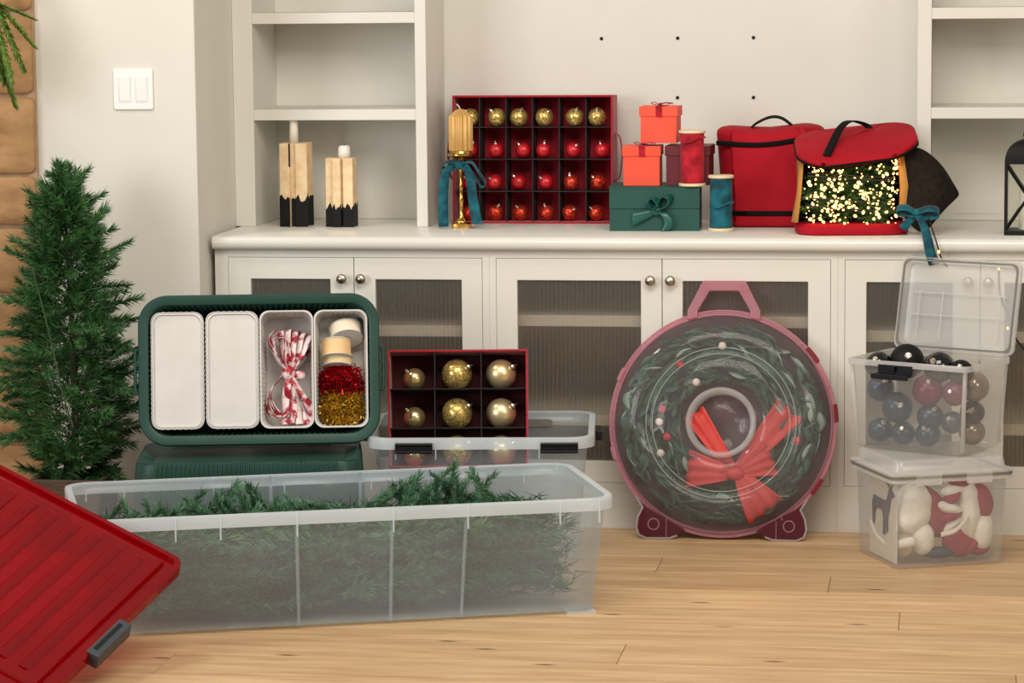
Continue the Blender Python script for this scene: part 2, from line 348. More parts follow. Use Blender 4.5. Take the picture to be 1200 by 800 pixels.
# left wall with its return into the alcove (one L-shaped wall), end wall on the right
m = M().prism([(-4.2, -.111), (XW, -.111), (XW, YB + .1), (XW - .12, YB + .1), (XW - .12, .02), (-4.2, .02)], 0, 2.6)
tag(m.obj('wall_left', 'wall', bevel=.004), 'warm white painted wall with an outside corner beside the built-in shelves', kind='structure')
wb = M().box((-1.504, YB, ZC), (-.1, YB + .02, 2.6)).obj('wall_back', 'white'); tag(wb, 'off white panelled back wall of the open niche above the counter', kind='structure')
for x, z in ((-1.031, 1.351), (-.805, 1.351), (-.582, 1.351), (-.806, 1.176), (-.582, 1.176), (-1.031, 1.176)):
    M().lathe([(.0001, 0), (.0045, 0), (.0052, .002), (.0052, .0035)], 12, (x, YB + .001, z), 'y').obj('screw_hole', 'hole', wb)
tag(M().box((.51, -.111, 0), (.7, YB + .1, 2.6)).obj('wall_right', 'wall'), 'off white painted end wall to the right of the built-in shelves', kind='structure')
# stone chimney at the left edge
ws = M().box((-3.3, -.128, 0), (-2.532, -.1105, 2.6)).obj('wall_stone', 'mortar'); tag(ws, 'tan rough stone chimney breast at the left edge', kind='structure')
zs = [-.0, .045, .238, .457, .662, .854, .997, 1.218, 1.447, 1.62, 1.86]
for i, (a, b) in enumerate(zip(zs, zs[1:])):
    cuts = [-2.529, -2.529 - (.30 if i % 2 else .46), -3.3]
    for x1, x0 in zip(cuts, cuts[1:]):
        L = []
        for t, ins in ((0, 0), (.022, 0), (.034, .012), (.036, .03)):
            w, h = x1 - x0 - .012 - 2 * ins, b - a - .012 - 2 * ins
            lp = []
            for q in rr(w, h, min(.018, w / 3, h / 3), 3):
                nz = noise.noise(V((q[0] * 9, q[1] * 9, i * 3.1))) * .005
                lp.append(V(((x0 + x1) / 2 + q[0] * (1 + nz), -.122 - t - nz * (1 if t > .03 else 0), (a + b) / 2 + q[1] + nz)))
            L.append(lp)
        M().loft(L).obj('stone', 'stone', ws, auto=40)
# light switch
sw = thing('light_switch', 'white double rocker light switch on the warm white left wall', 'light switch', (-2.253, -.111, 1.1765))
M().prism(rr(.113, .113, .006, 3, 0, .0565), -.006, 0, 'xz').obj('plate', 'switch', sw, bevel=.002)
for sx in (-.024, .024):
    k = M().frame(sx - .019, sx + .019, .021, .092, sx - .0165, sx + .0165, .0235, .0895, -.0075, -.004).obj('rocker_surround', 'switch', sw)
    M().loft([[V((sx + q[0], yy - .0015 * (q[1] > 0), .0565 + q[1])) for q in rr(.032, .065, .002, 2)] for yy in (-.004, -.0078)]).obj('rocker', 'switch', sw, bevel=.001)
    for z in (.008, .105): M().lathe([(.0022, 0), (.0022, .0007), (.0001, .001)], 10, (sx, -.006, z), 'y').obj('screw', 'switch', sw)

# ------------------------------------------------------------------ built-in joinery
def bookshelf(name, label, x0, x1, s0, s1):
    t = thing(name, label, 'bookshelf', ((x0 + x1) / 2, (YK + YB) / 2, ZC)); o = V(t.location); D = lambda x, y, z: (x - o.x, y - o.y, z - o.z)
    def b(n, a, c, m='white', bev=.0015): return M().box(D(*a), D(*c)).obj(n, m, t, bevel=bev)
    b('side_panel', (x0, YK + .0, ZC + .0004), (s0, YB, 2.5)); b('side_panel', (s1, YK, ZC + .0004), (x1, YB, 2.5))
    b('back_panel', (s0, YB - .012, ZC + .0004), (s1, YB, 2.5))
    for z in (1.126, 1.405, 1.70, 2.0, 2.3): b('shelf', (s0, YK + .0015, z), (s1, YB - .012, z + .0315))
    return t
bookshelf('bookshelf', 'white built-in open bookshelf holding two cork candles, beside the left wall', XW + .0005, -1.504, -2.016, -1.5364)
bookshelf('bookshelf', 'white built-in open bookshelf at the right edge, behind the black lantern', -.1008, .5095, -.0622, .47)
ct = M(); pr = [(YB + .02, .78), (YB + .02, ZC), (-.020, ZC), (-.027, ZC - .004), (-.0315, ZC - .012), (-.032, ZC - .02), (-.0295, ZC - .029), (-.024, ZC - .0345), (-.016, .78)]
ct.loft([[V((x, p[0], p[1])) for p in pr] for x in (XW + .016, .5095)])
ctop = ct.obj('countertop', 'counter', auto=35); tag(ctop, 'long white painted countertop with a rounded front edge', 'countertop')
def cabinet(label, x0, x1, d0, dm, d1, op, shz, kn):
    t = thing('base_cabinet', label, 'cabinet', ((x0 + x1) / 2, .3, 0)); o = V(t.location); D = lambda x, y, z: (x - o.x, y - o.y, z - o.z)
    zb, zt = .1295, .7556; g = .0012
    M().frame(x0 - o.x, x1 - o.x, 0, .78, d0 - g - o.x, d1 + g - o.x, zb - g, zt + g, -o.y, .02 - o.y).obj('face_frame', 'white', t, bevel=.0008, segs=1)
    for a, b in ((x0 + .0005, x0 + .018), (x1 - .018, x1 - .0005)): M().box(D(a, .0202, .0), D(b, YB, .78)).obj('side_panel', 'interior', t)
    M().box(D(x0 + .018, YB - .012, .0), D(x1 - .018, YB, .78)).obj('back_panel', 'interior', t)
    M().box(D(x0 + .018, .0202, .105), D(x1 - .018, YB - .012, .123)).obj('bottom_panel', 'interior', t)
    M().box(D(x0 + .018, .0202, .77), D(x1 - .018, YB - .012, .7795)).obj('top_panel', 'interior', t)
    for z in shz: M().box(D(x0 + .018, .045, z - .031 + .0075), D(x1 - .018, YB - .012, z + .0075)).obj('shelf', 'white', t, bevel=.001)
    ds = ((d0, dm - g), (dm + g, d1)); 
    for k, (a, b) in enumerate(ds):
        a0, a1 = op[k]; cx = (a + b) / 2
        dr = M().frame(a - cx, b - cx, zb, zt, a0 - cx, a1 - cx, .189, .695, -.0005, .0195).obj('door', 'white', t, bevel=.0012, segs=1); dr.location = (cx - o.x, -o.y, 0)
        n = int((a1 - a0) / .0113); pts = []; seg = 6
        for j in range(n * seg + 1):
            x = a0 - .004 + (a1 - a0 + .008) * j / (n * seg); pts.append((x - cx, .0085 - .0034 * abs(math.sin(math.pi * j / seg))))
        pn = M(); pn.loft([[V((x, yy, z)) for x, yy in pts] + [V((pts[-1][0], .0125, z)), V((pts[0][0], .0125, z))] for z in (.186, .698)])
        pn.obj('pane', 'glass', dr)
        kx = kn[k] - cx
        M().lathe([(.007, 0), (.006, .006), (.005, .012), (.011, .016), (.0145, .020), (.0145, .024), (.011, .0285), (.0001, .030)], 24, (kx, -.0005, .6975), 'y').obj('knob', 'nickel', dr, smooth=True)
    return t
cabinet('white cabinet with reeded glass doors behind the green totes', XW + .016, -1.2758, -2.021, -1.66, -1.2963, ((-1.957, -1.728), (-1.599, -1.354)), (.553, .295), (-1.692, -1.638))
cabinet('wide white cabinet with reeded glass doors behind the wreath case', -1.2754, -.3092, -1.2553, -.792, -.3292, ((-1.197, -.851), (-.735, -.39)), (.585, .305), (-.823, -.768))
cabinet('white cabinet with reeded glass doors behind the two stacked clear boxes', -.3088, .5095, -.2889, .0765, .442, ((-.231, .003), (.142, .384)), (.549, .293), (.044, .098))
ol = thing('outlet_strip', 'low white outlet strip on the back panel left of the black lantern', 'outlet', (.075, YB - .012, .8175))
M().frame(-.078, .078, 0, .024, -.07, .07, .006, .018, -.004, 0).obj('cover', 'white', ol, bevel=.001); M().box((-.07, -.002, .006), (.07, -.0005, .018)).obj('socket_panel', 'white', ol)

# ------------------------------------------------------------------ greenery helpers
def sprig(name, L, n, nl, seed, mat, flat=.6, lean=55, th=.0011, tip=True):
    """wire stem with needles all round; grows along +z"""
    rnd = random.Random(seed); m = M(); bend = rnd.uniform(-.12, .12) * L
    def c(t): return V((bend * t * t, bend * .6 * t * t, L * t))
    m.tube([c(t / 4) for t in range(5)], .0016, 4); 
    for k in range(n):
        t = .06 + .94 * (k + rnd.random()) / n; p = c(min(t, 1)); a = rnd.uniform(0, 2 * math.pi); ln = nl * rnd.uniform(.7, 1.15) * (1 - .25 * max(0, t - .7))
        le = R(lean + rnd.uniform(-14, 14)) * (1 - .45 * max(0, t - .75) / .25)
        d = V((math.cos(a) * math.sin(le), math.sin(a) * math.sin(le) * flat, math.cos(le))).normalized(); e = p + d * ln
        s1 = d.cross(V((.3, .5, .8))).normalized() * th; s2 = d.cross(s1).normalized() * th; i = len(m.v)
        m.v += [p + s1, p - s1 * .5 + s2, p - s1 * .5 - s2, p + d * ln * .6 + s1 * .9, p + d * ln * .6 - s1 * .9, e]
        m.f += [(i, i + 1, i + 3), (i + 1, i + 4, i + 3), (i + 1, i + 2, i + 4), (i + 2, i, i + 3), (i + 2, i + 3, i + 4), (i + 3, i + 4, i + 5)]
    return m.mesh(name, mat)
def aim(d, tw=0): return (V(d).normalized().to_track_quat('Z', 'Y') @ Euler((0, 0, tw)).to_quaternion()).to_euler()

def cloud(name, mat, parent, n, sampler, nl, th, seed):
    """loose needles filling a volume, joined into one part"""
    rnd = random.Random(seed); m = M()
    for k in range(n):
        p, d = sampler(rnd); d = V(d).normalized(); ln = nl * rnd.uniform(.7, 1.2); s1 = d.cross(V((rnd.random(), rnd.random(), rnd.random() + .1))).normalized() * th; s2 = d.cross(s1).normalized() * th; i = len(m.v)
        m.v += [p + s1, p - s1 * .5 + s2, p - s1 * .5 - s2, p + d * ln]; m.f += [(i, i + 1, i + 3), (i + 1, i + 2, i + 3), (i + 2, i, i + 3), (i + 2, i + 1, i)]
    o = m.obj(name, mat, parent); o['kind'] = 'stuff'; return o
# small fir tree on a wooden stand
tr = thing('fir_tree', 'small green artificial fir tree on a dark wooden stand by the left wall', 'tree', (-2.355, -.42, 0))
M().loft([[V((q[0], q[1], z)) for q in rr(w, w, .004, 2)] for z, w in ((0, .16), (.20, .20), (.20, .17), (.06, .15))], c1=True).obj('stand', 'bark', tr, bevel=.003)
M().tube([(0, 0, .06), (.005, 0, .5), (-.012, 0, 1.0)], [.013, .009, .003], 8).obj('trunk', 'bark', tr)
SP = [sprig('branch', .15, 170, .036, s, 'needle', 1, 50, .0016) for s in range(4)]
rnd = random.Random(3)
prof = [(.22, .105), (.30, .18), (.40, .195), (.50, .17), (.62, .15), (.74, .135), (.86, .122), (.94, .072), (1.02, .018)]
def prad(z):
    for (a, ra), (b, rb) in zip(prof, prof[1:]):
        if a <= z <= b: return ra + (rb - ra) * (z - a) / (b - a)
    return .03
SP += [sprig('branch', .17, 150, .046, 20 + q, 'needle', 1, 46, .0019) for q in range(3)]
for i in range(190):
    z = .185 + .80 * (i / 190) ** .95; a = i * 2.39996 + rnd.uniform(-.4, .4); r = prad(min(1.0, max(.22, z))) * rnd.uniform(.72, 1.22)
    up_ = -.25 + .95 * max(0, (z - .65) / .35) + rnd.uniform(-.05, .75)
    d = V((math.cos(a) + rnd.uniform(-.5, .5), math.sin(a) + rnd.uniform(-.5, .5), up_)).normalized(); sc = rnd.uniform(.62, .9)
    tip = V((math.cos(a) * r, math.sin(a) * r, z + up_ * .05)); base = tip - d * .15 * sc
    base.x += -.012 * z; link(SP[i % 7], 'branch', tr, base, aim(d, rnd.uniform(0, 6)), sc)
def trsamp(r_):
    z = r_.uniform(.24, .98); a = r_.uniform(0, 6.283); q = prad(z) * .76 * r_.random() ** .5
    return V((math.cos(a) * q - .012 * z, math.sin(a) * q, z)), (math.cos(a) + r_.uniform(-.6, .6), math.sin(a) + r_.uniform(-.6, .6), r_.uniform(-.3, .9))
cloud('inner_needles', 'needle', tr, 9500, trsamp, .040, .0016, 4)
for k in range(4):
    link(SP[k], 'branch', tr, (-.012, 0, .925 + .006 * k), aim((math.cos(k * 1.6) * .22, math.sin(k * 1.6) * .22, 1)), .74)
M().tube(cr([(-.05, -.17, .78), (-.01, -.175, .62), (.03, -.19, .45), (.06, -.2, .36)], 5), .0022, 6).obj('light_cord', 'stem', tr)

# hanging fern at the upper left corner
fe = thing('hanging_fern', 'drooping green fern fronds hanging at the upper left corner', 'plant', (-2.60, -.33, 1.495))
FR = [sprig('frond', .30, 300, .034, 40 + k, 'fern', .35, 40, .0026) for k in range(3)]
for k, (dx, dy, dz, sc, ty) in enumerate(((.105, -.03, -.28, 1.0, .1), (.13, -.02, -.13, .62, .4), (.06, -.03, -.28, .8, .9), (.15, -.01, -.06, .5, .3), (.09, -.03, -.2, .75, 1.9), (.02, -.06, -.26, .95, .8), (.05, -.03, -.16, .85, 1.3), (-.05, -.05, -.2, .9, 2), (.0, -.06, -.2, .8, .5), (.045, .0, -.24, .7, .2))):
    link(FR[k % 3], 'frond', fe, (random.uniform(-.02, .03), 0, random.uniform(-.02, .02)), aim((dx, dy, dz), ty), sc)
M().lathe([(.03, -.02), (.05, .02), (.055, .10), (.06, .14)], 16).obj('basket', 'bark', fe)

# ------------------------------------------------------------------ on the shelf: cork candle holders
def holder(label, x, y, poly, h, hb, clabel, cx, ch, crr):
    t = thing('candle_holder', label, 'candle holder', (x, y, ZC)); rnd = random.Random(int(h * 1000))
    def dens(P, n=5):
        out = []
        for a, b in zip(P, P[1:] + P[:1]):
            for k in range(n): out.append((a[0] + (b[0] - a[0]) * k / n, a[1] + (b[1] - a[1]) * k / n))
        return out
    top = len(poly); P = dens(poly)
    M().loft([[V((p[0] * (1 + .02 * noise.noise(V((p[0] * 90, p[1] * 90, z * 40)))), p[1], z)) for p in P] for z in (.0, h * .3, h * .5, h * .7, h * .85, h)]).obj('cork_body', 'cork', t, bevel=.001, segs=1)
    zt = [hb + rnd.choice((-.012, -.004, .002, .009)) * rnd.uniform(.5, 1.2) for _ in P]
    M().loft([[V((p[0] * 1.03, p[1] * 1.03, z)) for p in P] for z in (.0, hb * .5)] + [[V((p[0] * 1.03, p[1] * 1.03, zz)) for p, zz in zip(P, zt)], [V((p[0] * .98, p[1] * .98, zz)) for p, zz in zip(P, zt)]], c1=False).obj('black_dip', 'matblack', t)
    if h > .22: M().box((-.012, -.0415, h * .72), (-.0085, -.034, h)).obj('black_drip', 'matblack', t)
    c = thing('candle', clabel, 'candle', (x + cx, y, ZC + h))
    w = M().lathe([(crr, .0003), (crr * 1.03, ch * .4), (crr * .95, ch * .8), (crr * .8, ch * .97), (crr * .3, ch), (.0001, ch * .97)], 14); 
    for p in w.v: p.x += noise.noise(p * 60) * .002; p.y += noise.noise(p * 60 + V((9, 0, 0))) * .002
    w.obj('wax', 'wax', c, smooth=True); M().tube([(0, 0, ch * .95), (.001, 0, ch + .006)], .0009, 5).obj('wick', 'blackfab', c)
w = .041
polyA = [(-w, -w * .85), (-.010, -w), (-.008, -w * .72), (.006, -w * .72), (.008, -w), (w, -w * .85), (w * .8, -.006), (w * .8, .006), (w, w), (.008, w), (.006, w * .75), (-.006, w * .75), (-.008, w), (-w, w), (-w * .8, .006), (-w * .8, -.006)]
polyB = [(-w, -w * .6), (-.018, -w * .6), (-.018, -w), (.006, -w), (.006, -w * .6), (.012, -w * .55), (.012, -w * .85), (w, -w * .85), (w, w * .7), (.012, w * .7), (.012, w), (-.016, w), (-.016, w * .7), (-w, w * .7)]
holder('taller cork candle holder dipped in black on the left bookshelf', -1.9, .345, polyA, .243, .086, 'tall white taper candle in the taller cork holder', -.004, .083, .0125)
holder('shorter cork candle holder dipped in black on the left bookshelf', -1.763, .335, polyB, .2, .062, 'short melted white candle in the shorter cork holder', .01, .036, .018)

# gold candlestick, pillar candle, teal bow
gx, gy = -1.400, .285
g = thing('candlestick', 'slim polished gold candlestick in front of the wide red ornament box', 'candlestick', (gx, gy, ZC))
M().loft([[V((q[0], q[1], z)) for q in rr(w_, w_, .012, 3)] for z, w_ in ((0, .052), (.003, .055), (.013, .055), (.016, .046))]).obj('base', 'gold', g, auto=40)
M().lathe([(.021, .016), (.016, .022), (.008, .030), (.0055, .045), (.0052, .075), (.008, .082), (.0055, .089), (.005, .115), (.0075, .121), (.005, .128), (.0052, .158), (.009, .172), (.013, .186), (.010, .196)], 20).obj('stem', 'gold', g, smooth=True)
M().lathe([(.010, .196), (.022, .202), (.030, .206), (.0385, .209), (.0385, .2145), (.030, .2165), (.0285, .2225), (.026, .2225), (.0255, .2175), (.0001, .2172)], 28).obj('cup', 'gold', g, auto=40)
pc = thing('pillar_candle', 'fluted gold pillar candle standing on the slim gold candlestick', 'candle', (gx, gy, ZC + .2225))
M().lathe([(.0305, .0), (.033, .003), (.033, .098), (.0305, .1005), (.012, .1165), (.0001, .121)], 112, (0, 0, 0), 'z', 14, .0026).obj('wax', 'goldwax', pc, auto=60)
M().tube(cr([(0, 0, .117), (-.004, 0, .127), (-.011, 0, .134)], 4), .0014, 6).obj('wick', 'wax', pc)
tb = thing('ribbon_bow', 'teal velvet ribbon bow tied round the gold candlestick', 'bow', (gx, gy, ZC)); tb.scale = (1.12, 1, 1)
ribbon('loop', 'teal', tb, [(0, -.016, .185), (-.03, -.022, .194), (-.046, -.018, .180), (-.034, -.018, .166), (0, -.02, .178)], (0, 1, .35), .028)
ribbon('loop', 'teal', tb, [(0, -.018, .185), (.03, -.02, .19), (.05, -.022, .160), (.066, -.022, .132), (.056, -.022, .122), (.035, -.02, .158), (0, -.02, .180)], (0, 1, .2), .026)
ribbon('tail', 'teal', tb, [(-.012, -.022, .188), (-.034, -.028, .165), (-.042, -.03, .11), (-.043, -.03, .05), (-.042, -.036, .006)], (1, .3, 0), (.024, .026))
ribbon('tail', 'teal', tb, [(.01, -.022, .186), (.027, -.03, .155), (.033, -.03, .1), (.040, -.033, .05), (.048, -.04, .014)], (1, -.3, 0), (.024, .03))
M().sphere((0, -.02, .183), .014, 12, 8, (1.1, .7, 1)).obj('knot', 'teal', tb, smooth=True)

# ------------------------------------------------------------------ baubles
CAP = M().lathe([(.0055, -.002), (.0055, .004), (.0035, .0065), (.0001, .0065)], 10).tube([V((math.cos(a) * .003, 0, .009 + math.sin(a) * .003)) for a in [k * math.pi / 4 for k in range(8)]], .0006, 4, closed=True).mesh('cap', 'silver')
BALL = {}
def bauble(label, cat_group, mat, r, loc, d=(0, 0, 1), glit=False):
    t = thing('bauble', label, 'bauble', (loc[0], loc[1], loc[2] - r), (0, 0, 0), cat_group)
    key = (mat, round(r, 4))
    if key not in BALL: BALL[key] = M().sphere((0, 0, 0), r, 28, 18).mesh('ball', mat, True)
    link(BALL[key], 'ball', t, (0, 0, r)); d = V(d).normalized()
    link(CAP, 'cap', t, V((0, 0, r)) + d * (r - .0005), aim(d), r / .026)
    return t
def divided_box(name, label, loc, rot, Wd, Dp, H, cols, rows, mat, dmat, th=.004):
    t = thing(name, label, 'ornament box', loc, rot)
    f = .006
    M().box((-Wd / 2, 0, 0), (Wd / 2, Dp, f)).obj('panel', mat, t, bevel=.0015); M().box((-Wd / 2, 0, H - f), (Wd / 2, Dp, H)).obj('panel', mat, t, bevel=.0015)
    for s in (-1, 1): M().box((s * Wd / 2 - (f if s > 0 else 0), .0, f), (s * Wd / 2 + (f if s < 0 else 0), Dp, H - f)).obj('panel', mat, t, bevel=.0015)
    M().box((-Wd / 2 + f, Dp - f, f), (Wd / 2 - f, Dp, H - f)).obj('back_panel', mat, t)
    for c in cols: M().box((c - .0012, .012, f), (c + .0012, Dp - f, H - f)).obj('divider', dmat, t)
    for r in rows: M().box((-Wd / 2 + f, .008, r - .0012), (Wd / 2 - f, Dp - f - .0005, r + .0012)).obj('divider', dmat, t)
    return t
ORD = ['first', 'second', 'third', 'fourth', 'fifth', 'sixth']
BX, BY = -1.2165, .445
cw = .472 / 6; rh = .374 / 4
ob = divided_box('ornament_box', 'wide red felt ornament box with twenty four compartments standing on the counter', (BX, BY, ZC), (R(-2), 0, 0), .474, .115, .375, [-.237 + cw * k for k in range(1, 6)], [.3754 * k / 4 for k in range(1, 4)], 'redfelt', 'divider')
for s in (-1, 1):
    ribbon('handle', 'redfelt', ob, [(s * .237, .05, .262), (s * .252, .045, .25), (s * .258, .045, .2), (s * .252, .045, .14), (s * .237, .05, .125)], (0, 1, 0), .03, th=.002)
rowx = [[549, 580, 605, 635, 671, 697], [547, 578, 610, 634, 669, 703], [546, 576, 604, 636.5, 666.5, 698], [546, 577, 606, 637, 664, 694]]
rown = ['top', 'second', 'third', 'bottom']
for r_ in range(4):
    for c_ in range(6):
        rad = .0265 if r_ == 0 else .0235
        x = BX - .237 + (rowx[r_][c_] - 528) / 189 * .474; lo = BX - .237 + cw * c_ + rad + .003; hi = BX - .237 + cw * (c_ + 1) - rad - .003; x = min(max(x, lo), hi)
        z = ZC + .375 * (3 - r_) / 4 + .0035 + rad + (.004 if r_ == 3 else 0) - .002
        mt = 'goldglit' if r_ == 0 else 'redball' if r_ == 1 or (r_ == 2 and c_ < 4) else 'redglit'
        nm = {'goldglit': 'gold glitter', 'redball': 'matte red', 'redglit': 'red glitter'}[mt]
        dr = V((random.uniform(-.6, .6), -.55, random.uniform(.3, 1)))
        bauble('%s bauble, %s from left in the %s row of the wide red ornament box' % (nm, ORD[c_], rown[r_]), 'baubles in the wide red box', mt, rad, (x, BY + .043, z), dr)

# ------------------------------------------------------------------ gift boxes and spools
def gift(label, loc, rz, w, d, h, mat, bandmat, lidh=.028, bow=True, name='gift_box'):
    t = thing(name, label, 'gift box', loc, (0, 0, rz))
    M().box((-w / 2, -d / 2, 0), (w / 2, d / 2, h - .003)).obj('box_body', mat, t, bevel=.001)
    M().box((-w / 2 - .0035, -d / 2 - .0035, h - lidh), (w / 2 + .0035, d / 2 + .0035, h)).obj('lid', mat, t, bevel=.001)
    if bandmat:
        m = M(); e = .0048; wd = .009; x = w * .02
        m.loft([[V((x - wd, yy, zz)), V((x + wd, yy, zz))] for yy, zz in ((-d / 2 - e, h - lidh - .001), (-d / 2 - e, h + .001), (d / 2 + e, h + .001), (d / 2 + e, h - lidh))], False, False, False); m.obj('ribbon_band', bandmat, t, solid=.0008)
        if bow:
            ribbon('bow_loop', bandmat, t, [(x, -.02, h + .003), (x - .018, -.022, h + .012), (x - .026, -.022, h + .008), (x - .012, -.022, h + .003), (x, -.02, h + .004)], (0, 1, 0), .014)
            ribbon('bow_loop', bandmat, t, [(x, -.02, h + .003), (x + .018, -.022, h + .009), (x + .024, -.022, h + .005), (x + .012, -.022, h + .002), (x, -.02, h + .004)], (0, 1, 0), .014)
            ribbon('bow_tail', bandmat, t, [(x, -.024, h + .006), (x + .02, -.03, h + .009), (x + .038, -.03, h + .007)], (0, 1, .2), .012)
            M().sphere((x, -.021, h + .005), .005, 8, 6).obj('bow_knot', bandmat, t, smooth=True)
    return t
TX, TY = -.838, .3
tg = thing('gift_box', 'large green card gift box with a green satin bow on the counter', 'gift box', (TX, TY, ZC), (0, 0, R(3)))
M().box((-.127, -.1, .0), (.127, .1, .122)).obj('box_body', 'greencard', tg, bevel=.001)
M().box((-.1275, -.1035, .064), (.1275, -.1002, .1222)).obj('front_flap', 'greencard', tg, bevel=.0008)
M().box((-.1295, -.1012, .1222), (.1295, .1, .1255)).obj('lid', 'greencard', tg, bevel=.0008)
F = -.110
ribbon('bow_tail', 'greenrib', tg, [(.005, F, .058), (-.03, F - .003, .045), (-.062, F - .004, .036)], (0, .1, 1), (.014, .042), th=.0015)
ribbon('bow_loop', 'greenrib', tg, [(.0, F, .062), (-.012, F - .010, .082), (-.002, F - .012, .094), (.014, F - .006, .074), (.006, F, .062)], (.5, .8, .1), .026, th=.0015)
ribbon('bow_loop', 'greenrib', tg, [(.005, F, .062), (.026, F - .012, .098), (.044, F - .012, .096), (.040, F - .006, .074), (.008, F, .062)], (.5, .8, .2), .03, th=.0015)
ribbon('bow_tail', 'greenrib', tg, [(.008, F, .056), (.03, F - .008, .048), (.042, F - .01, .026), (.034, F - .01, .004)], (1, .2, .3), (.014, .034), th=.0015)
ribbon('bow_tail', 'greenrib', tg, [(.005, F, .06), (-.012, F - .004, .078), (-.022, F - .004, .088)], (.3, .1, 1), (.012, .02), th=.0015)
M().sphere((.006, F, .058), .014, 12, 8, (1.2, .6, 1)).obj('bow_knot', 'greenrib', tg, smooth=True)
ZT = ZC + .1257
gift('lower orange gift box with a red ribbon, left of the red ribbon spool', (-.874, .285, ZT), R(1), .103, .1, .112, 'orange', 'redvel')
gift('dark maroon gift box behind the red ribbon spool', (-.742, .315, ZT), R(-2), .122, .12, .112, 'maroon', None)
gift('upper orange gift box with a red ribbon on top of the gift box stack', (-.824, .30, ZT + .1195), R(-3), .103, .09, .104, 'orange', 'redvel')
def spool(label, loc, r, h, mat, tilt, fl=.005):
    t = thing('ribbon_spool', label, 'ribbon spool', loc)
    for z in (0, h - .009): M().lathe([(r * .93, z), (r, z + .002), (r, z + .007), (r * .93, z + .009)], 28).obj('flange', 'wood', t, auto=40)
    pr_ = []
    for k in range(25):
        f = k / 24; pr_.append((r - fl + .0022 * noise.noise(V((0, 0, f * 9 + r * 90))) , .0095 + (h - .019) * f))
    m = M().lathe(pr_, 36)
    for p in m.v:
        q = noise.noise(V((p.x * 60, p.y * 60, p.z * 35))); p.x *= 1 + .03 * q; p.y *= 1 + .03 * q
    m.obj('ribbon_roll', mat, t, smooth=True)
    ribbon('ribbon_end', mat, t, [(-r * .55, -r * .83, h * tilt), (0, -r * 1.02, h * (tilt + .03)), (r * .62, -r * .8, h * (tilt + .09)), (r * 1.02, -r * .55, h * (tilt + .1))], (0, 0, 1), .006)
    return t
spool('wooden spool of red velvet ribbon standing on the large green gift box', (-.728, .226, ZT), .0385, .158, 'redvel', .78)
spool('wooden spool of teal velvet ribbon standing on the counter', (-.646, .215, ZC), .0365, .158, 'teal', .42)

# ------------------------------------------------------------------ storage bags
def bagloop(w, d, z, x=0, y=0, r=.07, nz=0, s=0):
    out = []
    for q in rr(w, d, min(r, d / 2 - .001), 7, 0, 0, None, [(-.35, -.2), (-.05, .05), (.2, .35)], 0):
        k = noise.noise(V((q[0] * 7 + s, q[1] * 7, z * 8))) * nz; out.append(V((x + q[0] * (1 + k), y + q[1] * (1 + k), z)))
    return out
b1 = thing('storage_bag', 'closed red canvas storage bag with a black zip, behind the teal spool', 'bag', (-.519, .43, ZC))
def topz(p, h): return p * 0
lv = [(0, .262, .2), (.004, .27, .205), (.03, .275, .21), (.06, .278, .21), (.12, .285, .215), (.18, .298, .215), (.235, .306, .215), (.262, .312, .21), (.272, .306, .2)]
def tops(l, amt=0):
    for p in l: p.z += amt * (.003 * p.x / .15 + .009 * math.cos(p.x * 26 + .4) * (-1))
    return l
body = [tops(bagloop(w_, d_, z, 0, 0, .08, .02, 3), max(0, (z - .12) / .14)) for z, w_, d_ in lv]
body.append(tops(bagloop(.27, .165, .281, 0, .005, .07, .01), 1)); body.append(tops(bagloop(.15, .08, .284, 0, .005, .035), .8))
M().loft(body).obj('body', 'canvas', b1, smooth=True, sub=1)
def band(z0, z1, w_, d_, amt, e=.004, half=False):
    L = [tops(bagloop(w_ + e * k, d_ + e * k, z, 0, 0, .08, .02, 3), amt) for z, k in ((z0, .3), (z0, 1), (z1, 1), (z1, .3))]
    return M().loft(L, True, False, False)
band(.034, .048, .276, .21, 0, .006).obj('lower_band', 'blackfab', b1, smooth=True)
zp = M(); pth = []
for k in range(19):
    f = -1 + 2 * k / 18; a = f * 1.25
    pth.append(V((.148 * math.sin(a) / math.sin(1.25) * (1 if abs(f) < .8 else 1), -.1085 + .05 * max(0, abs(f) - .62) ** 1.2, .244 - .006 * math.cos(.14 * f * 26 + .4) + .009 * f)))
zp.strip(pth, [V((0, -.25, 1))] * 19, .014); zp.obj('zip', 'blackfab', b1, smooth=True, solid=.004)
ribbon('handle', 'blackfab', b1, [(-.062, -.03, .27), (-.04, -.03, .292), (.0, -.03, .310), (.035, -.03, .306), (.075, -.03, .274)], (0, 1, .25), .022, th=.003)

b2 = thing('storage_bag', 'open red canvas storage bag full of glowing lights at the counter front', 'bag', (-.280, .175, ZC), (0, 0, R(6)))
M().loft([[V((p[0], p[1], z)) for p in rr(w_, d_, .07, 8)] for z, w_, d_ in ((0, .298, .21), (.004, .308, .222), (.018, .312, .226), (.026, .306, .22), (.030, .29, .205))]).obj('base', 'canvas', b2, auto=50)
def lidpt(x, y, dz=0):
    return V((x, y, .236 + .22 * (y + .115) + .10 * x - .026 * max(0, 1 - (x / .165) ** 2) * min(1, max(0, (-.01 - y) / .10)) + dz))
lidm = M(); lps = []
for dz, k in ((-.016, 1.0), (-.013, 1.015), (-.004, 1.015), (.001, .985), (.003, .8), (.005, .4)):
    lps.append([lidpt(p[0] * k + .012, p[1] * k, dz) for p in rr(.33, .245, .075, 8, 0, 0, None, [(-.3, -.15), (.15, .3)], 0)])
lidm.loft(lps).obj('lid', 'canvas', b2, auto=45)
pp = [lidpt(p[0] * 1.01 + .012, p[1] * 1.01, -.017) for p in rr(.33, .245, .075, 8)]
M().tube(pp, .004, 6, closed=True).obj('zip', 'blackfab', b2, smooth=True)
sb = []
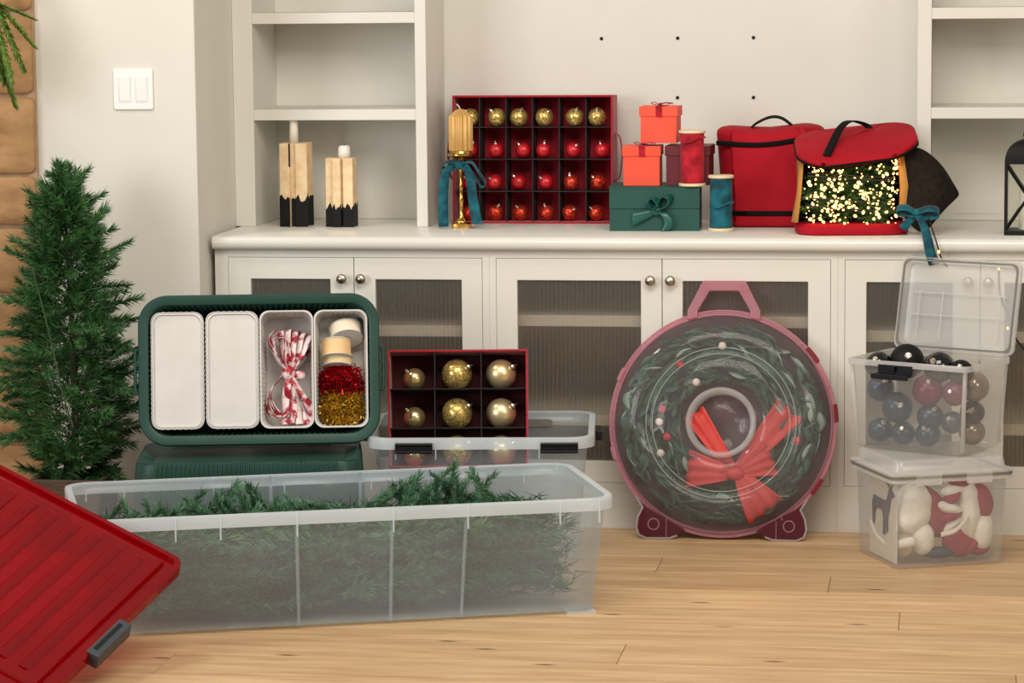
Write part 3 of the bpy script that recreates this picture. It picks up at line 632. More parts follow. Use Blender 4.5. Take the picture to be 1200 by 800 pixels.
for a in range(0, 181, 12):                                   # curved fabric behind the garland, from left front round the back
    t_ = R(a); x = -math.cos(t_) * .148; yv = .02 + math.sin(t_) * .088
    lp = lidpt(x * 1.03 + .01, yv, -.016); sb.append([V((x * .98, yv, .028)), V((x * .99, yv, .1)), V((x, yv, .15)), lp])
M().loft(sb, False, False, False).obj('side_wall', 'blackfab', b2, smooth=True, solid=.003)
cf = lambda pts: M().loft(pts, False, False, False)
cf([[V((-.146, .02, .03)), V((-.147, .02, .12)), V((-.148, .02, .225))], [V((-.166, -.05, .034)), V((-.150, -.05, .12)), V((-.142, -.05, .212))], [V((-.152, -.098, .036)), V((-.142, -.085, .12)), V((-.136, -.075, .200))]]).obj('front_lining', 'tan', b2, smooth=True, solid=.003)
# open door flap of the bag hanging out to the right
fp = [[(.128, -.070, .235), (.142, -.07, .175), (.134, -.082, .115), (.130, -.088, .06)],
      [(.158, -.05, .240), (.178, -.085, .180), (.168, -.10, .112), (.150, -.108, .035)],
      [(.190, -.035, .238), (.222, -.09, .178), (.212, -.11, .105), (.178, -.118, .006)],
      [(.226, -.03, .212), (.258, -.075, .160), (.246, -.095, .095), (.204, -.108, .012)],
      [(.258, -.02, .178), (.280, -.045, .135), (.276, -.06, .100), (.244, -.08, .062)],
      [(.280, -.01, .140), (.295, -.02, .116), (.297, -.03, .104), (.288, -.04, .096)]]
M().loft([[V(p) for p in l] for l in fp], False, False, False).obj('door_flap', 'flapfab', b2, smooth=True, solid=.003, sub=2)
M().loft([[V((.122, -.075, .225)), V((.128, -.085, .13)), V((.124, -.09, .05))], [V((.139, -.08, .215)), V((.15, -.092, .135)), V((.140, -.098, .048))]], False, False, False).obj('flap_bulb_glow', 'tan', b2, smooth=True, solid=.002)  # tan strip paints the warm glow of the bulbs onto the flap
h0 = [lidpt(-.075, -.10, .008), lidpt(-.06, -.06, .016), lidpt(-.03, .0, .035), lidpt(.0, .04, .04), lidpt(.04, .06, .022), lidpt(.055, .06, .008)]
ribbon('handle', 'blackfab', b2, h0, (.8, -.5, 0), .024, th=.003)
# garland with lights in the bag
ga = thing('lit_garland', 'green garland wound with glowing warm string lights inside the open red bag', 'garland', (-.280, .175, ZC + .03), (0, 0, R(6)))
SG = [sprig('sprig', .09, 55, .026, 70 + k, 'needle', 1, 52, .0012) for k in range(3)]
rnd = random.Random(11)
for k in range(120):
    x = rnd.uniform(-.108, .100); z = rnd.uniform(.012, .155 + .1 * x); yv = -.075 + rnd.uniform(0, .06)
    d = V((rnd.uniform(-1, 1), rnd.uniform(-.55, .1), rnd.uniform(-.35, .35))); link(SG[k % 3], 'sprig', ga, V((x, yv + .02, z)) - d.normalized() * .04, aim(d), rnd.uniform(.7, .95))
for zz, yy in ((.045, -.104), (.068, -.106), (.128, -.10), (.136, -.098)):
    M().tube(cr([(-.125, yy + .01, zz + .006), (-.05, yy, zz + .002), (.03, yy - .002, zz - .004), (.112, yy + .01, zz - .008)], 5), .0022, 6).obj('light_cord', 'cable', ga)
BU = M().sphere((0, 0, 0), .0034, 8, 6, (1, 1, 1.35)).mesh('bulb', 'bulb', True)
for k in range(250):
    x = rnd.uniform(-.135, .122); z = rnd.uniform(.002, .158 + .10 * x + .02 * (x / .13) ** 2); yv = -.108 + .022 * rnd.random() + .02 * (abs(x) / .13) ** 3
    link(BU, 'bulb', ga, (x, yv, z), (rnd.uniform(0, 3), rnd.uniform(0, 3), 0), rnd.choice((.45, .6, .75, .9, 1.1, 1.3)))
tbw = thing('ribbon_bow', 'teal velvet ribbon bow tied to the black bag flap over the counter edge', 'bow', (-.098, .046, ZC + .06)); tbw.scale = (1.12, 1.0, 1.15)
ribbon('loop', 'teal', tbw, [(0, -.004, .004), (-.022, -.014, .018), (-.044, -.012, .017), (-.046, -.008, .006), (-.02, -.008, .002), (0, -.004, 0)], (0, .9, .5), .026, th=.0018)
ribbon('loop', 'teal', tbw, [(0, -.004, .004), (.024, -.012, .014), (.05, -.012, .012), (.052, -.008, .0), (.024, -.008, -.004), (0, -.004, 0)], (0, .9, .5), .026, th=.0018)
ribbon('tail', 'teal', tbw, [(0, -.008, 0), (-.014, -.014, -.012), (-.034, -.02, -.032)], (.6, .3, -.5), (.014, .022), th=.0018)
ribbon('tail', 'teal', tbw, [(.004, -.010, 0), (.018, -.05, -.022), (.028, -.092, -.05), (.036, -.102, -.085), (.046, -.102, -.11)], (1, .1, .25), (.016, .028), th=.0018)
M().sphere((0, -.006, .002), .012, 12, 8, (1, .7, 1.1)).obj('knot', 'teal', tbw, smooth=True)
pw = thing('light_plug_lead', 'short black string light lead with one lit bulb hanging past the teal bow', 'cable', (-.034, -.066, ZC - .045))
M().tube(cr([(-.03, .06, .1), (-.012, .0, .052), (0, -.002, .012), (.006, -.002, -.004), (.012, -.002, -.016), (.022, -.001, -.026)], 5), .0021, 6).obj('lead', 'black', pw, smooth=True)
link(BU, 'bulb', pw, (-.002, -.004, .014), None, 1.1)

# lantern
la = thing('lantern', 'black metal lantern with crossed bars at the right edge of the counter', 'lantern', (.206, .155, ZC), (0, 0, R(-2)))
h2 = .06; zh = .195
M().box((-h2 - .004, -h2 - .004, 0), (h2 + .004, h2 + .004, .012)).obj('base', 'matblack', la, bevel=.002)
for sx in (-1, 1):
    for sy_ in (-1, 1): M().box((sx * h2 - .004, sy_ * h2 - .004, .012), (sx * h2 + .004, sy_ * h2 + .004, zh)).obj('post', 'matblack', la)
M().box((-h2 - .004, -h2 - .004, zh), (h2 + .004, h2 + .004, zh + .008)).obj('top_plate', 'matblack', la)
dm = M(); dm.loft([[V((q[0], q[1], zh + .008 + .058 * math.sin(t_))) for q in rr(.126 * math.cos(t_) + .002, .126 * (math.cos(t_) * .5 + .5) + .002, .001, 1)] for t_ in [k * math.pi / 2 / 8 for k in range(9)]]).obj('dome', 'matblack', la)
M().tube([V((math.cos(a) * .014, 0, zh + .078 + math.sin(a) * .014)) for a in [k * math.pi / 8 for k in range(16)]], .002, 6, closed=True).obj('ring', 'matblack', la)
for ang in range(4):
    rm = Matrix.Rotation(ang * math.pi / 2, 4, 'Z')
    for s in (-1, 1):
        m = M().tube([(s * h2, -h2, .014), (-s * h2, -h2, zh)], .0042 if ang != 2 else .002, 4); m.xf(rm); m.obj('cross_bar', 'matblack', la)
    m = M().box((-h2 + .004, -h2 + .0045, .012), (h2 - .004, -h2 + .006, zh)); m.xf(rm); m.obj('pane', 'pane', la)
lc = thing('candle', 'pillar candle inside the black lantern', 'candle', (.208, .155, ZC + .0125))
M().lathe([(.027, 0), (.027, .105), (.022, .11), (.0001, .104)], 20).obj('wax', 'wax', lc, auto=40); M().tube([(0, 0, .1), (.001, 0, .118)], .001, 5).obj('wick', 'blackfab', lc)

# ------------------------------------------------------------------ bins
def tub(t, w, d, h, tp, r, mat, rimmat, panels=None, step=.006, rimw=.016, rimh=.03, th=.0022, foot=.006):
    """open-topped moulded bin: body + rolled rim. tp: how much narrower the base is on each side"""
    L = []
    for f, z in ((0, foot), (.02, .0015 + foot), (.06, .018 + foot), (.5, h * .5), (.93, h - rimh - .004), (1, h - .002)):
        k = 1 - f; sh = tp * k; st = step if .03 < f < .95 else 0
        L.append(rr(w - 2 * sh - (.018 if f == 0 else 0), d - 2 * sh - (.018 if f == 0 else 0), r, 6, 0, 0, z, panels, st))
    M().loft(L, c0=True, c1=False).obj('body', mat, t, auto=50, solid=th)
    q = [(0, h - .0005), (rimw, h), (rimw + .0015, h - .004), (rimw + .0005, h - rimh), (rimw - .002, h - rimh), (rimw - .002, h - .005), (.0003, h - .005), (0, h - .0005)]
    M().loft([rr(w + 2 * e, d + 2 * e, r + e, 6, 0, 0, z) for e, z in q], c0=False, c1=False).obj('rim', rimmat, t, auto=50)
def ribs(t, xs, y, z0, z1, mat, w=.0035, e=.004, name='rib'):
    for x in xs: M().box((x - w / 2, y - e, z0), (x + w / 2, y, z1)).obj(name, mat, t)

lbx, lby, la_ = -1.488, -1.098, R(20)
LB = thing('storage_bin', 'long low frosted clear bin full of green fir branches in the foreground', 'storage bin', (lbx, lby, 0), (0, 0, la_))
LW, LD, LH = 1.256, .518, .288
fx = [-.414, -.309, -.129, .1, .279, .503, .599]; LBP = [(a / LW + .006, b / LW - .006) for a, b in zip(fx[1:-1], fx[2:-1])]
tub(LB, LW, LD, LH, .026, .05, 'clear', 'clearrim', LBP, .007)
for s, yv in ((1, -LD / 2 - .0155),):
    ribs(LB, fx, yv, LH - .058, LH - .001, 'clearrim')
for x in (-.59, -.495, -.271, -.091, .131, .312, .529): M().box((x - .0018, LD / 2 + .0145, LH - .05), (x + .0018, LD / 2 + .0185, LH - .001)).obj('rib', 'clearrim', LB)
for s in (-1, 1):
    for k in (-1, 1): M().box((s * LW * .46 - .05, k * LD * .4 - .03, 0), (s * LW * .46 + .02 , k * LD * .4 + .03, .0058)).obj('foot', 'clearrim', LB)
LT = thing('folded_fir_tree', 'folded green artificial fir branches packed inside the long clear bin', 'tree', (lbx, lby, .012), (0, 0, la_))
SL = [sprig('branch', .24, 190, .042, 90 + k, 'needle2', 1, 44, .0017) for k in range(5)]
def lbsamp(r_):
    x = r_.uniform(-.575, .565); yv = r_.uniform(-.16, .2); z = r_.uniform(.015, .21)
    return V((x, yv, z)), (r_.uniform(-1, 1), r_.uniform(-.2, .2), r_.uniform(-.35, .5))
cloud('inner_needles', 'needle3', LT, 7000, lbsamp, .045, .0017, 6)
rnd = random.Random(21)
for k in range(250):
    x = rnd.uniform(-.57, .56); yv = rnd.uniform(-.195, .19) if k % 3 else rnd.uniform(-.195, -.16); z = rnd.uniform(.03, .215)
    sgn = rnd.choice((-1, 1)); d = V((sgn * rnd.uniform(.5, 1), rnd.uniform(-.35, .35), rnd.uniform(-.2, .4)))
    sc = rnd.uniform(.75, 1.0); b = V((x, yv, z)); e = b + d.normalized() * .24 * sc
    if e.x > .575 or e.x < -.565: d.x = -d.x; e = b + d.normalized() * .24 * sc
    if abs(e.y) > .195: d.y = abs(d.y) * .5 if e.y < 0 else -abs(d.y) * .5
    if e.z > .235: d.z = -.1
    if b.z + d.z * .2 < .03: d.z = .15
    link(SL[k % 5], 'branch', LT, b, aim(d, rnd.uniform(0, 6)), sc)
for k in range(62):                                           # the two clumps that rise above the rim
    if k < 38: x = rnd.uniform(-.56, -.04); top = .250 + .034 * math.exp(-((x + .2) / .12) ** 2); yv = rnd.uniform(-.10, .1)
    else: x = rnd.uniform(.14, .42); top = .262 + .035 * math.exp(-((x - .34) / .09) ** 2); yv = rnd.uniform(.0, .17)
    d = V((rnd.uniform(-.9, .9), rnd.uniform(-.4, .4), rnd.uniform(.5, 1.0))).normalized(); sc = rnd.uniform(.55, .75)
    e = V((x, yv, top + rnd.uniform(-.03, .012))); link(SL[k % 5], 'branch', LT, e - d * .24 * sc, aim(d, rnd.uniform(0, 6)), sc)
M().tube([(-.5, 0, .06), (.45, .01, .07)], .012, 8).obj('trunk', 'bark', LT)

mbx, mby, ma = -1.243, -.322, R(6.5)
MB_ = thing('storage_bin', 'square frosted clear bin with black latches holding the nine bauble tray', 'storage bin', (mbx, mby, 0), (0, 0, ma))
MW, MD, MH = .565, .46, .338
tub(MB_, MW, MD, MH, .03, .05, 'clear', 'clearrim', None, 0, .016, .03)
def latch(t, loc, w, mat='black', rz=0, out=.0):
    m = M().box((-w / 2, -.012, -.016), (w / 2, -.004, .004)); m.box((-w / 2, -.020, -.016), (w / 2, -.012, -.009)); m.box((-w / 2, -.016, .004), (w / 2, .004, .010)); m.box((-w / 2, -.004, -.016), (w / 2, .0, .004))
    o = m.obj('latch', mat, t, bevel=.0015); o.location = loc; o.rotation_euler = (0, 0, rz); return o
for x in (-.172, .208): latch(MB_, (x, -MD / 2 - .0175, MH - .022), .098)
latch(MB_, (MW / 2 + .0185, .0, MH - .022), .1, 'black', R(90)); latch(MB_, (-MW / 2 - .0185, .0, MH - .022), .1, 'black', R(-90))
M().prism(rr(.16, .02, .009, 4), 0, .004, 'xz').obj('hand_grip', 'gasket', MB_).location = (.1, MD / 2 - .012, MH - .03)
for x in (-.22, -.115, .155): M().box((x - .0015, -MD / 2 - .021, MH - .055), (x + .0015, -MD / 2 - .0175, MH - .001)).obj('rib', 'clearrim', MB_)
# nine bauble tray standing in the bin
TXc, TYc = -1.302, -.395
zt = .232; TH = .316
dt = thing('bauble_tray', 'red nine compartment bauble tray standing in the square clear bin', 'ornament box', (TXc, TYc, zt), (R(-13), 0, R(8)))
TWd, TDp = .375, .12
f = .005
M().box((-TWd / 2, 0, 0), (TWd / 2, TDp, f)).obj('panel', 'redfelt', dt, bevel=.001); M().box((-TWd / 2, 0, TH - f), (TWd / 2, TDp, TH)).obj('panel', 'redfelt', dt, bevel=.001)
for s in (-1, 1): M().box((s * TWd / 2 - (f if s > 0 else 0), 0, f), (s * TWd / 2 + (f if s < 0 else 0), TDp, TH - f)).obj('panel', 'redfelt', dt, bevel=.001)
M().box((-TWd / 2 + f, TDp - f, f), (TWd / 2 - f, TDp, TH - f)).obj('back_panel', 'dividerred', dt)
for c in (-TWd / 6, TWd / 6): M().box((c - .001, .004, f), (c + .001, TDp - f, TH - f)).obj('divider', 'divider', dt)
for r_ in (TH / 3, TH * 2 / 3): M().box((-TWd / 2 + f, .002, r_ - .001), (TWd / 2 - f, TDp - f, r_ + .001)).obj('divider', 'divider', dt)
mwt = Matrix.Translation((TXc, TYc, zt)) @ Euler((R(-13), 0, R(8))).to_matrix().to_4x4()
for r_ in range(3):
    for c_, (mt, rad, nm, dx) in enumerate((('goldmirror', .030, 'small mirrored gold', .006), ('goldglit', .0415, 'gold glitter', -.004), ('champagne', .041, 'satin champagne gold', -.010))):
        z = (TH / 3 * (2 - r_) if r_ < 2 else f) + .0015 + rad
        p = mwt @ V(((c_ - 1) * TWd / 3 + dx, .052, z)); dr = V((.7, -.3, .45)) if c_ else V((-.6, -.3, .7))
        bauble('%s bauble in the %s row of the nine compartment red tray' % (nm, ('top', 'middle', 'bottom')[r_]), 'baubles in the nine compartment tray', mt, rad, p, dr)

# ------------------------------------------------------------------ green totes
RIBN = {}
def ribloop(w, d, r, z, pitch=.0125, amp=.0034, key=None):
    base = rr(w, d, r, 8); out = []
    n = len(base)
    for k in range(n):
        a, b = V(base[k] + (0,)), V(base[(k + 1) % n] + (0,)); L = (b - a).length; nn = V(((b - a).y, -(b - a).x, 0)).normalized()
        if L > pitch * 2:
            m_ = RIBN.setdefault((key, k), int(L / pitch))
            for j in range(m_):
                for q, o in ((0, 0), (.25, 1), (.5, 1), (.75, 0)): p = a + (b - a) * ((j + q) / m_) + nn * amp * o; out.append(V((p.x, p.y, z)))
        else: out.append(V((a.x, a.y, z)))
    return out
def tote(t, w, d, h, tp, mat='tote', rimw=.022):
    M().loft([ribloop(w - 2 * tp * k, d - 2 * tp * k, .055, z, key='upper') for k, z in ((1.1, 0), (1, .006), (.5, h * .5), (0, h - .004))], c0=True, c1=False).obj('body', mat, t, auto=30, solid=.003)
    q = [(-.004, h - .002), (0, h), (rimw - .003, h), (rimw, h - .004), (rimw, h - .022), (rimw - .003, h - .022), (rimw - .003, h - .006), (-.004, h - .006), (-.004, h - .002)]
    M().loft([rr(w + 2 * e, d + 2 * e, .055 + e, 10, 0, 0, z) for e, z in q], c0=False, c1=False).obj('rim', mat, t, auto=50)
    for s in (-1, 1):
        hd = M().tube(cr([(s * (w / 2 + rimw - .002), -.055, h - .016), (s * (w / 2 + rimw + .008), -.052, h - .016), (s * (w / 2 + rimw + .009), 0, h - .016), (s * (w / 2 + rimw + .008), .052, h - .016), (s * (w / 2 + rimw - .002), .055, h - .016)], 4), .0045, 6)
        for k in (-.018, .018): hd.box((s * (w / 2 + rimw + .005) - .010, k - .002, h - .018), (s * (w / 2 + rimw + .005) + .010, k + .002, h - .012))
        hd.obj('handle', mat, t)
# lower tote, upside down
lt = thing('tote', 'dark green ribbed tote lying upside down under the tote of white trays', 'tote', (-1.818, -.612, 0), (0, 0, R(10.8)))
lw, ld, lh = .60, .40, .302
body = [ribloop(lw - 2 * k, ld - 2 * k, .05, z, key='lower') for k, z in ((0, .03), (.012, .27), (.015, .296), (.018, .302))]
body += [rr(lw - 2 * k, ld - 2 * k, .045, 8, 0, 0, z) for k, z in ()]
M().loft(body, c0=False, c1=False).obj('body', 'tote', lt, auto=30)
M().loft([ribloop(lw - 2 * k, ld - 2 * k, .045, z, .0125, a_, 'panel') for k, z, a_ in ((.0175, .302, .002), (.024, .302, .002), (.052, .288, .002), (.056, .288, .0))], c0=False, c1=True).obj('base_panel', 'tote', lt, auto=30)
q = [(0, .03), (.010, .03), (.012, .026), (.012, .004), (.01, 0), (0, 0), (0, .03)]
M().loft([rr(lw + 2 * e, ld + 2 * e, .055 + e, 10, 0, 0, z) for e, z in q], c0=False, c1=False).obj('rim', 'tote', lt, auto=50)
# upper tote turned on its side, opening towards the room
Wt, Ht, Dt = .588, .352, .20
rotU = Euler((R(79), 0, R(11))); RU = rotU.to_matrix()
cU = V((-1.796, -.588, .516))
locU = cU - RU @ V((0, 0, Dt))
ut = thing('tote', 'dark green ribbed tote on its side showing four white trays', 'tote', locU, rotU)
tote(ut, Wt, Ht, Dt, .03)
def inU(x, y, z): return locU + RU @ V((x, y, z))
TD = .115
def tray(label, cx, closed):
    t = thing('tray', label, 'tray', inU(cx, 0, Dt - TD - .012), rotU, 'white trays in the green tote')
    w_, h_ = .1385, .308
    L = [ribloop(w_ - 2 * k, h_ - 2 * k, .024, z, .011, .0011, 'tray') for k, z in ((.012, 0), (.010, .003), (.001, TD - .003), (0, TD))]
    if closed: L += [rr(w_ - .004, h_ - .004, .023, 8, 0, 0, TD)] * 0
    M().loft(L, c0=True, c1=False).obj('body', 'trayw', t, auto=30, solid=.0022)
    if closed:
        M().loft([rr(w_ - 2 * k, h_ - 2 * k, .024, 6, 0, 0, z) for k, z in ((.003, TD - .012), (.003, TD - .0005), (.0065, TD + .0012), (.0085, TD - .004))], c0=True, c1=True).obj('lid', 'trayw', t, auto=40)
    else:
        q = [(-.0028, TD - .002), (-.0028, TD + .0008), (.0012, TD + .0008), (.0012, TD - .004)]
        M().loft([rr(w_ + 2 * e, h_ + 2 * e, .024, 6, 0, 0, z) for e, z in q], c0=False, c1=False).obj('rim', 'trayw', t, auto=50)
    return t
tray('closed white tray, leftmost in the green tote', -.214, True)
tray('closed white tray next to the tray of red and white ribbon', -.0705, True)
tray('open white tray filled with red and white ribbon', .072, False)
tray('open white tray filled with ribbon spools and tinsel', .2145, False)
Z0 = Dt - TD - .012 + .004
rb = thing('ribbon_bundle', 'tied bundle of red and white patterned ribbon in a white tray', 'ribbon', inU(.072, -.008, Z0), rotU); rb.scale = (1.02, 1.0, 1.25)
rnd = random.Random(5)
for k in range(11):
    o = k * .004; a = rnd.uniform(-.006, .006)
    if k < 6:
        ribbon('loop', 'candy', rb, [(.0 + a, .0, .05), (-.03 + a, .035 + a, .05 + o * .3), (-.048 + o * .7, .09 - a, .06), (-.03 + o, .112 - o, .062), (-.006 + o * .5, .09 - o, .055), (-.01 + a, .04, .05), (.004, .0, .05)], (.15, 0, 1), .04, th=.0012)
    else:
        x = -.012 + (k - 6) * .014
        ribbon('loop', 'candy', rb, [(.006, .0, .05), (x * .9, .05, .06 + a), (x * 1.3, .108 - abs(x) * .3, .062), (x * 1.5 + .004, .11 - abs(x) * .3, .04), (x + .004, .05, .03), (.008, 0, .035)], lambda t_, x=x: (1, .1, .5), .017, th=.0012)
for k in range(10):
    x = -.052 + k * .0115 + rnd.uniform(-.004, .004)
    if k < 4: ribbon('tail', 'candy', rb, [(0, 0, .05), (-.034, -.03, .05), (-.054 + k * .004, -.07, .045), (-.048 + k * .008, -.105, .045), (-.02 + k * .006, -.118, .05), (.0, -.108, .05)], (.2, .3, 1), .032, th=.0012)
    else: ribbon('tail', 'candy', rb, [(.004, 0, .052), (x * .5, -.04, .06 + .01 * (k % 2)), (x * 1.05, -.09, .058 - .006 * (k % 3)), (x * 1.2, -.135, .05)], lambda t_, k=k: (1, .1, .8 * math.sin(t_ * 5 + k)), (.014, .026), th=.0012)
M().sphere((.003, 0, .058), .018, 14, 10, (1, 1.15, .8)).obj('knot', 'candy', rb, smooth=True); M().sphere((.032, -.006, .055), .013, 12, 8, (1.1, 1, .8)).obj('knot', 'candy', rb, smooth=True)
def rspool(label, x, y, z, r, h, mat, rot):
    t = thing('ribbon_spool', label, 'ribbon spool', inU(.2145 + x, y, z), (RU @ Euler(rot).to_matrix()).to_euler())
    M().lathe([(r * .86, -h / 2), (r, -h / 2), (r, h / 2), (r * .86, h / 2), (r * .84, h / 2 - .002), (r * .45, h / 2 - .002), (r * .45, -h / 2), (r * .86, -h / 2)], 32).obj('ribbon_roll', mat, t, auto=40)
    for s in (-1, 1): M().lathe([(r * 1.06, s * h / 2), (r * 1.06, s * (h / 2 + .0018)), (r * .3, s * (h / 2 + .0018)), (r * .3, s * h / 2)], 32).obj('flange', 'trayw', t)
rspool('cream ribbon spool, topmost in the tray of spools and tinsel', .012, .096, Z0 + .05, .041, .034, 'cream', (R(58), R(14), 0))
rspool('peach cord spool below the cream one in the tray of spools', -.013, .055, Z0 + .055, .039, .042, 'peach', (R(78), R(4), 0))
rspool('gold checked ribbon spool just above the red tinsel', -.010, .022, Z0 + .046, .038, .028, 'gingham', (R(74), R(-3), 0))
def tinsel(name, label, c, sx, sy_, mat, seed, dens=420):
    rnd = random.Random(seed); t = thing(name, label, 'tinsel', inU(.2145 + c[0], c[1], c[2]), rotU); m = M()
    for k in range(dens * 3):
        a = rnd.uniform(0, 2 * math.pi); q = rnd.uniform(0, 1) ** .5
        p = V((math.cos(a) * sx * q, math.sin(a) * sy_ * q, .038 * (1 - q * q) * rnd.uniform(.3, 1) + .003))
        d = V((rnd.uniform(-1, 1), rnd.uniform(-1, 1), rnd.uniform(.1, 1))).normalized(); e = p + d * rnd.uniform(.009, .018); s_ = d.cross(V((rnd.random(), rnd.random(), rnd.random()))).normalized() * .0011; i = len(m.v)
        w2 = d.cross(s_).normalized() * .0003
        if abs(e.x) > .061: continue
        m.v += [p - s_, p + s_, e + s_ + w2, e - s_ + w2]; m.f.append((i, i + 1, i + 2, i + 3))
    m.obj('strands', mat, t)['kind'] = 'stuff'
    M().tube([V((math.cos(a) * sx * .6, math.sin(a) * sy_ * .6, .012)) for a in [k * math.pi / 8 for k in range(16)]], .006, 6, closed=True).obj('core', mat, t)
tinsel('tinsel', 'coil of shiny red tinsel between spools and gold tinsel', (.0, -.035, Z0 + .045), .064, .05, 'tinred', 1, 700)
tinsel('tinsel', 'coil of shiny gold tinsel at the bottom of the tray', (.0, -.1, Z0 + .055), .062, .05, 'tingold', 2, 700)

# ------------------------------------------------------------------ wreath case
TL = R(-11); WY = -.152
wc = thing('wreath_case', 'round clear wreath storage case with pink handle leaning on the cabinet', 'storage case', (-.618, WY, 0.001), (TL, 0, 0))
RC = .3105; ZCn = .318
def L3(prof, n=72): return M().lathe(prof, n, (0, 0, ZCn), 'y')
L3([(RC - .012, .002), (RC - .016, .016), (RC - .024, .034), (RC - .044, .052), (RC - .075, .062), (.206, .064), (.203, .058), (.190, .058), (.186, .063), (.13, .062), (.094, .058), (.091, .03), (.0885, .012), (.078, .010), (.0001, .010)]).obj('front_cover', 'dome', wc, smooth=True, solid=.0025)
M().lathe([(.0945, .058), (.0965, .0605), (.088, .062), (.080, .058), (.078, .013), (.0875, .012), (.0895, .03), (.0945, .058)], 64, (0, 0, ZCn), 'y').obj('hub_ring', 'boxrim', wc, smooth=True)
L3([(RC - .012, .001), (RC, .001), (RC, -.003), (RC - .012, -.003), (RC - .012, .001)]).obj('flange', 'pink', wc, auto=50)
L3([(RC - .010, -.0035), (RC - .012, -.012), (RC - .02, -.026), (RC - .04, -.031), (.12, -.032), (.0001, -.032)]).obj('back_shell', 'redclear', wc, smooth=True, solid=.0025)
for r_, y_ in ((RC, .0), (RC - .012, -.004)): M().tube([V((math.cos(a) * r_, y_, ZCn + math.sin(a) * r_)) for a in [k * math.pi / 36 for k in range(72)]], .0026, 6, closed=True).obj('edge_bead', 'pink', wc, smooth=True)
for r_ in (.2045, .1875): M().tube([V((math.cos(a) * r_, -.0635, ZCn + math.sin(a) * r_)) for a in [k * math.pi / 36 for k in range(72)]], .0011, 6, closed=True).obj('cover_ridge', 'boxrim', wc, smooth=True)
hp = [(-.1, .278 + ZCn + .005), (-.1, .31 + ZCn), (-.058, .392 + ZCn), (.058, .392 + ZCn), (.1, .31 + ZCn), (.1, .278 + ZCn + .005), (.073, .290 + ZCn), (.073, .307 + ZCn), (.040, .364 + ZCn), (-.040, .364 + ZCn), (-.073, .307 + ZCn), (-.073, .290 + ZCn)]
hm = M(); no = 6
for a, b in zip(range(0, 5), range(11, 6, -1)):
    pass
quads = [(0, 1, 10, 11), (1, 2, 9, 10), (2, 3, 8, 9), (3, 4, 7, 8), (4, 5, 6, 7)]
vs = [V((p[0], yv, p[1])) for yv in (-.012, .004) for p in hp]
hm.v = vs; n_ = len(hp)
for a, b, c, d in quads: hm.f += [(a, b, c, d), (d + n_, c + n_, b + n_, a + n_)]
for a in range(n_): b = (a + 1) % n_; hm.f.append((a, a + n_, b + n_, b))
hm.obj('handle', 'pink', wc, bevel=.003)
for s in (-1, 1): M().lathe([(.012, .0), (.012, .002), (.009, .002), (.009, .0), (.012, .0)], 20, (s * .055, -.012, .372 + ZCn), 'y').obj('boss', 'pink', wc)
for s in (-1, 1):
    a0 = [(s * .115, .045), (s * .04, .018), (s * .115, .008)]
    ft = [(s * q[0], q[1]) for q in ((.095, .026), (.12, .010), (.14, .002), (.205, .001), (.225, .010), (.232, .03), (.228, .06), (.215, .085), (.235, .115), (.205, .088), (.15, .056))]
    if s < 0: ft = ft[::-1]
    M().prism(ft, -.004, .006, 'xz').obj('foot', 'redclear', wc, bevel=.0015)
    M().tube([V((p[0], -.004, p[1])) for p in (ft[::-1] if s < 0 else ft)[1:9]], .0032, 6).obj('foot_edge', 'boxrim', wc, smooth=True)
    M().lathe([(.0165, .004), (.0165, .0065), (.0135, .0065), (.0135, .004), (.0165, .004)], 24, (s * .185, 0, .04), 'y').obj('boss', 'pink', wc)
    M().tube([(s * .15, -.004, .004), (s * .15, -.004, .055)], .0012, 5).obj('rib', 'pink', wc)
for ang, ln in ((38, .16), (6, .16), (-33, .16), (155, .12), (196, .12)):
    L = []
    for k in range(5):
        a = R(ang) + (k / 4 - .5) * ln
        L.append([V((math.cos(a) * r_, y_, ZCn + math.sin(a) * r_)) for r_, y_ in ((RC - .006, -.0065), (RC + .006, -.006), (RC + .006, .006), (RC - .006, .0055))])
    M().loft(L).obj('latch', 'redlatch' if ang < 100 else 'pink', wc, bevel=.002)
for k in range(14):
    a = R(20 + k * 25.7); M().box((-.0015, -.0045, -.006), (.0015, .003, .006)).obj('tab', 'pink', wc).location = (math.cos(a) * (RC - .006), -.001, ZCn + math.sin(a) * (RC - .006)); S.collection.objects[-1].rotation_euler = (0, -(a - math.pi / 2), 0)
mW = Matrix.Translation((-.618, WY, .001)) @ Matrix.Rotation(TL, 4, 'X')
wr = thing('wreath', 'green leafy wreath with berries inside the round wreath case', 'wreath', mW @ V((0, 0, .05)), (TL, 0, 0)); zc = ZCn - .05
M().tube([V((math.cos(a) * .2, -.004, zc + math.sin(a) * .2)) for a in [k * math.pi / 24 for k in range(48)]], .024, 10, closed=True).obj('ring', 'leafdark', wr)
LF = []
for k in range(3):
    m = M(); w_ = .016 + .004 * k; ln = .05 + .008 * k; rows = []
    for j in range(6):
        t_ = j / 5; ww = w_ * math.sin(math.pi * min(.98, t_ * .9 + .06)); rows.append([V((-ww, .004, ln * t_)), V((0, 0, ln * t_)), V((ww, .004, ln * t_)), V((0, .0018, ln * t_))])
    m.loft(rows); LF.append(m.mesh('leaf', 'leafdark' if k < 2 else 'leafpale', True))
rnd = random.Random(8)
